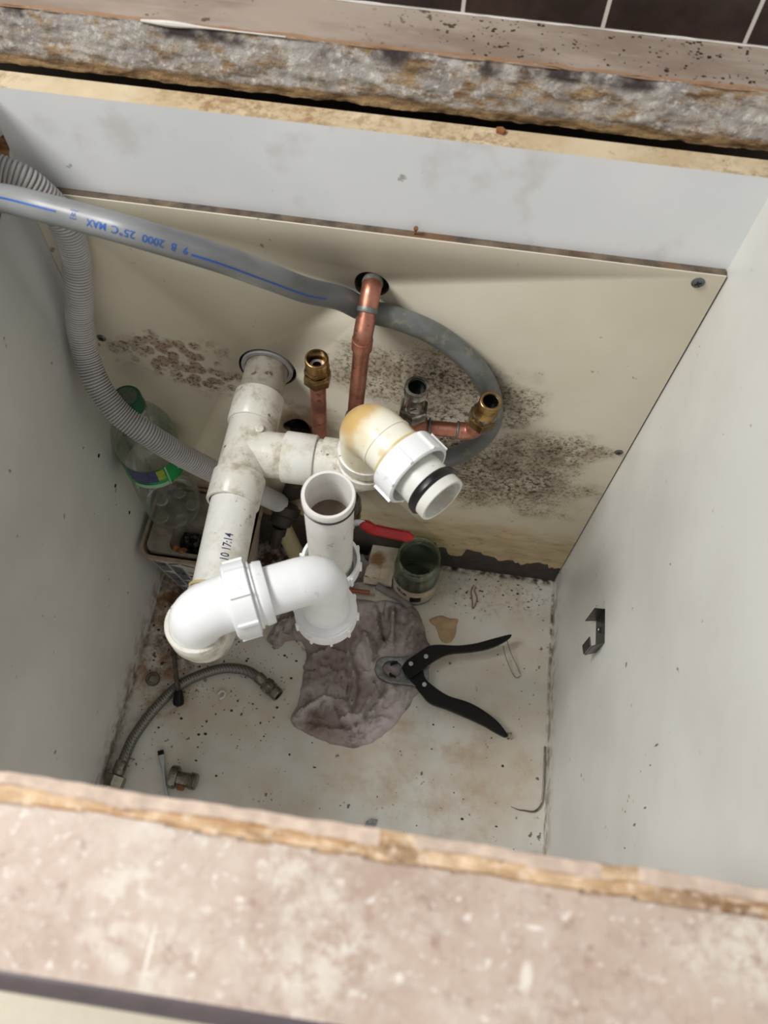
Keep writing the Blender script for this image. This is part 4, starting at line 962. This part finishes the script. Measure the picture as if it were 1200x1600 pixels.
# ------------------------------------------------------------------ small things on the floor
fh = thing('braided_hose', (.09, -.25, .009), 'flexible braided tap hose curving over the floor at the lower left', 'hose')
HB = catmull([(.0200, -.343, .0115), (.0225, -.315, .0095), (.0287, -.2953, .0095), (.0424, -.2653, .0095), (.0634, -.2341, .0095), (.0868, -.2156, .0095), (.1183, -.2003, .0095), (.1488, -.1986, .0095), (.1700, -.2066, .0095)], .003)
B().tube(HB, .0068, 24).go('braided_sleeve', 'braid', fh)
e = Vector((.1700, -.2066, .0100)); q = Vector((.0245, -.0160, 0)).normalized()
B().lathe([(0, .0072), (.0008, .0080), (.010, .0078), (.012, .0068), (.014, .0068), (.0145, .0098), (.028, .0098), (.0285, .0090), (.031, .0090)] + [z for k in range(4) for z in ((.0315 + k * .002, .0094), (.0325 + k * .002, .0087))] + [(.040, .0088), (.040, .0070), (.034, .0068)], e - q * .004, q, 28).go('end_connector', 'nickel', fh)
B().hexn(e + q * .013, e + q * .020, .0112).go('hexagon_collar', 'nickel', fh)
e = Vector((.0200, -.343, .0137)); q = Vector((-.0030, -.030, 0)).normalized()
B().lathe([(0, .0072), (.001, .0080), (.014, .0080), (.016, .0070), (.020, .0070)], e - q * .004, q, 28).go('ferrule', 'nickel', fh)
B().hexn(e + q * .014, e + q * .029, .0130).go('swivel_nut', 'nickel', fh)
lr = thing('loose_metal_rod', (.065, -.225, .02), 'thin grey metal rod with a blackened end resting over the braided hose', 'rod')
B().tube([Vector((.042, -.178, .004)), Vector((.0605, -.222, .0190)), Vector((.0700, -.2430, .0225))], [.0032, .0034, .0034], 14).go('rod', 'nickel', lr)
B().lathe([(0, .0036), (.004, .0058), (.016, .0075), (.020, .0068), (.022, .004)], (.0690, -.2400, .0215), (.15, -1, -.55), 14).go('burnt_end', 'black', lr)
tag(B().lathe([(0, .0060), (0, .0088), (.0010, .0096), (.005, .0096), (.006, .0088), (.006, .0055), (0, .0055)], (.0262, -.2270, .0003), (0, 0, 1), 28, False, False).go('brass_olive', 'nickel'), 'small loose metal ring on the floor by the left cabinet side', 'ring')
sd = thing('screwdriver', (.08, -.36, .004), 'slim flat-blade screwdriver shank pointing up at the lower left floor', 'screwdriver')
t0 = Vector((.0620, -.3180, .0045)); t1 = Vector((.0975, -.4000, .0045)); q = (t1 - t0).normalized(); sdx = q.cross(Vector((0, 0, 1)))
b = B(); R_ = []
for s_, w1, h1 in ((.0, .0036, .0008), (.006, .0038, .0009), (.013, .0038, .0016), (.022, .0022, .0022), (.090, .0022, .0022)):
    R_.append([t0 + q * s_ + sdx * w1 * math.cos(t) + Vector((0, 0, 1)) * h1 * math.sin(t) for t in (2 * math.pi * k / 14 for k in range(14))])
b.rings(R_).go('shank', 'steel', sd)
b = B(); b.rings([[t0 + q * s_ + sdx * .0039 * math.cos(t) + Vector((0, 0, 1)) * .0011 * math.sin(t) for t in (2 * math.pi * k / 14 for k in range(14))] for s_ in (-.0005, .0055)]); b.go('blade_tip', 'black', sd, label='blackened blade tip')
B().lathe([(0, .006), (.004, .010), (.05, .011), (.06, .008)], t0 + q * .088 + Vector((0, 0, .007)), q, 16).go('handle', 'red', sd)
vf = thing('loose_valve', (.10, -.35, .012), 'loose tarnished isolation valve body lying beside the screwdriver', 'valve')
o = Vector((.0875, -.3485, .0145)); q = Vector((.030, -.0020, 0)).normalized()
B().lathe([(-.002, .0110), (-.002, .0138), (0, .0145), (.006, .0145), (.008, .0130), (.0085, .0092), (.012, .0086), (.022, .0090), (.0245, .0104)] + [z for k in range(4) for z in ((.025 + k * .0018, .0108), (.026 + k * .0018, .0099))] + [(.0325, .0102), (.033, .008)], o, q, 32).go('valve_body', 'nickel', vf)
B().lathe([(0, .0050), (.004, .0050), (.005, .0042)], o + q * .014 + Vector((0, -.0085, -.001)), (0, -1, .1), 18).go('isolator_screw', 'rust', vf)
tag(B().prism([(.3363, -.378), (.3400, -.3650), (.3455, -.3610), (.3535, -.3610), (.3490, -.378)], .0003, .0035).go('blade_shard', 'alu'), 'dark grey metal tip just showing beyond the front worktop edge', 'metal scrap')
b = B(); tag(cloth('torn_card', [(.3864, -.0859), (.392, -.083), (.4055, -.0770), (.418, -.0800), (.4297, -.0790), (.4280, -.090), (.4285, -.0990), (.4233, -.1140), (.4098, -.1160), (.400, -.098)], [], .0008, .0025, 'grey_card', .0008), 'torn tan scrap of card on the floor above the tool handle', 'card')
b = B(); b.tube(catmull([(.4471, -.0242, .002), (.4440, -.034, .002), (.4470, -.050, .0022), (.4484, -.061, .002), (.4520, -.054, .002), (.4534, -.0434, .0022), (.449, -.034, .002), (.4500, -.026, .002)], .003), .0008, 6); tag(b.go('brown_string', 'string'), 'little loop of brown string on the floor right of the jar', 'string')
b = B(); b.tube(catmull([(.5194, -.3216, .0045), (.5290, -.3240, .004), (.5383, -.3240, .004), (.5500, -.3235, .004), (.5575, -.3160, .004), (.5600, -.305, .004), (.5605, -.285, .004), (.5600, -.2590, .004)], .003), [.0006] * 3 + [.0014] * 40, 8) if False else None
sp = catmull([(.5194, -.3216, .0045), (.5290, -.3240, .004), (.5383, -.3240, .004), (.5500, -.3235, .004), (.5575, -.3160, .004), (.5600, -.305, .004), (.5605, -.285, .004), (.5600, -.2400, .004)], .003)
b.tube(sp, [min(.0012, .0003 + .00012 * i) for i in range(len(sp))], 8); tag(b.go('hooked_wire', 'nickel'), 'thin hooked wire lying in the right front floor corner', 'wire')
# bracket on the right side
br = thing('metal_bracket', (.563, -.16, .25), 'small bent metal clip bracket screwed to the right cabinet side', 'bracket')
cx, cy, cz = .564, -.160, .2520; ang = Matrix.Rotation(math.radians(-6), 3, 'X')
def bplate(pts, nm):
    b = B(); P = [Vector(p) for p in pts]; n = (P[1] - P[0]).cross(P[2] - P[0]).normalized() * .0012
    a = [b.bm.verts.new(p) for p in P]; c_ = [b.bm.verts.new(p + n) for p in P]; b.bm.faces.new(a); b.bm.faces.new(c_[::-1])
    for k in range(len(P)): b.bm.faces.new((a[k], c_[k], c_[(k + 1) % len(P)], a[(k + 1) % len(P)]))
    return b.go(nm, 'dark_chrome', br, bevel=.0003)
XB = W_ - .0004
bplate([(XB, -.147, .2400), (XB, -.147, .2760), (XB, -.184, .2760), (XB, -.184, .2400)], 'back_plate')
bplate([(XB, -.147, .2400), (XB, -.147, .2760), (XB - .011, -.1475, .2760), (XB - .011, -.1475, .2360)], 'upper_tab')
bplate([(XB, -.184, .2400), (XB, -.184, .2760), (XB - .013, -.1900, .2740), (XB - .013, -.1900, .2440)], 'lower_tab')
bplate([(XB - .013, -.1900, .2440), (XB - .013, -.1900, .2740), (XB - .0145, -.180, .2740), (XB - .0145, -.180, .2440)], 'lip')
cx, cy, cz = W_, -.165, .2555
screw(cx - .0014, cy + .001, cz, (-1, 0, 0), .0036, br)
# corner dirt crumbs on the floor
rnd = random.Random(11); b = B()
for k in range(520):
    m_ = rnd.random()
    if m_ < .40: x, y = rnd.gauss(.10, .07), rnd.gauss(-.21, .05)
    elif m_ < .55: x, y = rnd.gauss(.50, .05), rnd.gauss(-.03, .02)
    elif m_ < .7: x, y = rnd.gauss(.03, .02), rnd.gauss(-.17, .06)
    else: x, y = rnd.uniform(.01, .555), rnd.uniform(-.38, -.01)
    if not (.004 < x < .558 and -.42 < y < -.006): continue
    r = .0005 + .0009 * rnd.random() ** 3
    b.ball((x, y, r * .52), r, (rnd.uniform(.7, 1.9), rnd.uniform(.7, 1.4), .5), 6)
for x, y in ((.1405, -.253), (.196, -.168), (.211, -.198), (.20, -.24), (.46, -.345), (.105, -.29)): b.ball((x, y, .0008), .0020, (1, .8, .5), 8)
o = tag(b.go('dirt_crumbs', 'crumb', flat=False), 'dark brown dirt crumbs scattered over the cabinet floor', 'debris'); o['kind'] = 'stuff'
b = B(); b.tube(catmull([(.118, -.234, .0024), (.1215, -.2295, .003), (.1265, -.2300, .0028), (.1270, -.2360, .0028), (.1215, -.2400, .0024)], .002), .0018, 8); tag(b.go('plaster_chip', 'bead'), 'tiny white curled plaster chip on the floor inside the hose curve', 'chip')
for o in bpy.data.objects:
    if '_o' in o: del o['_o']
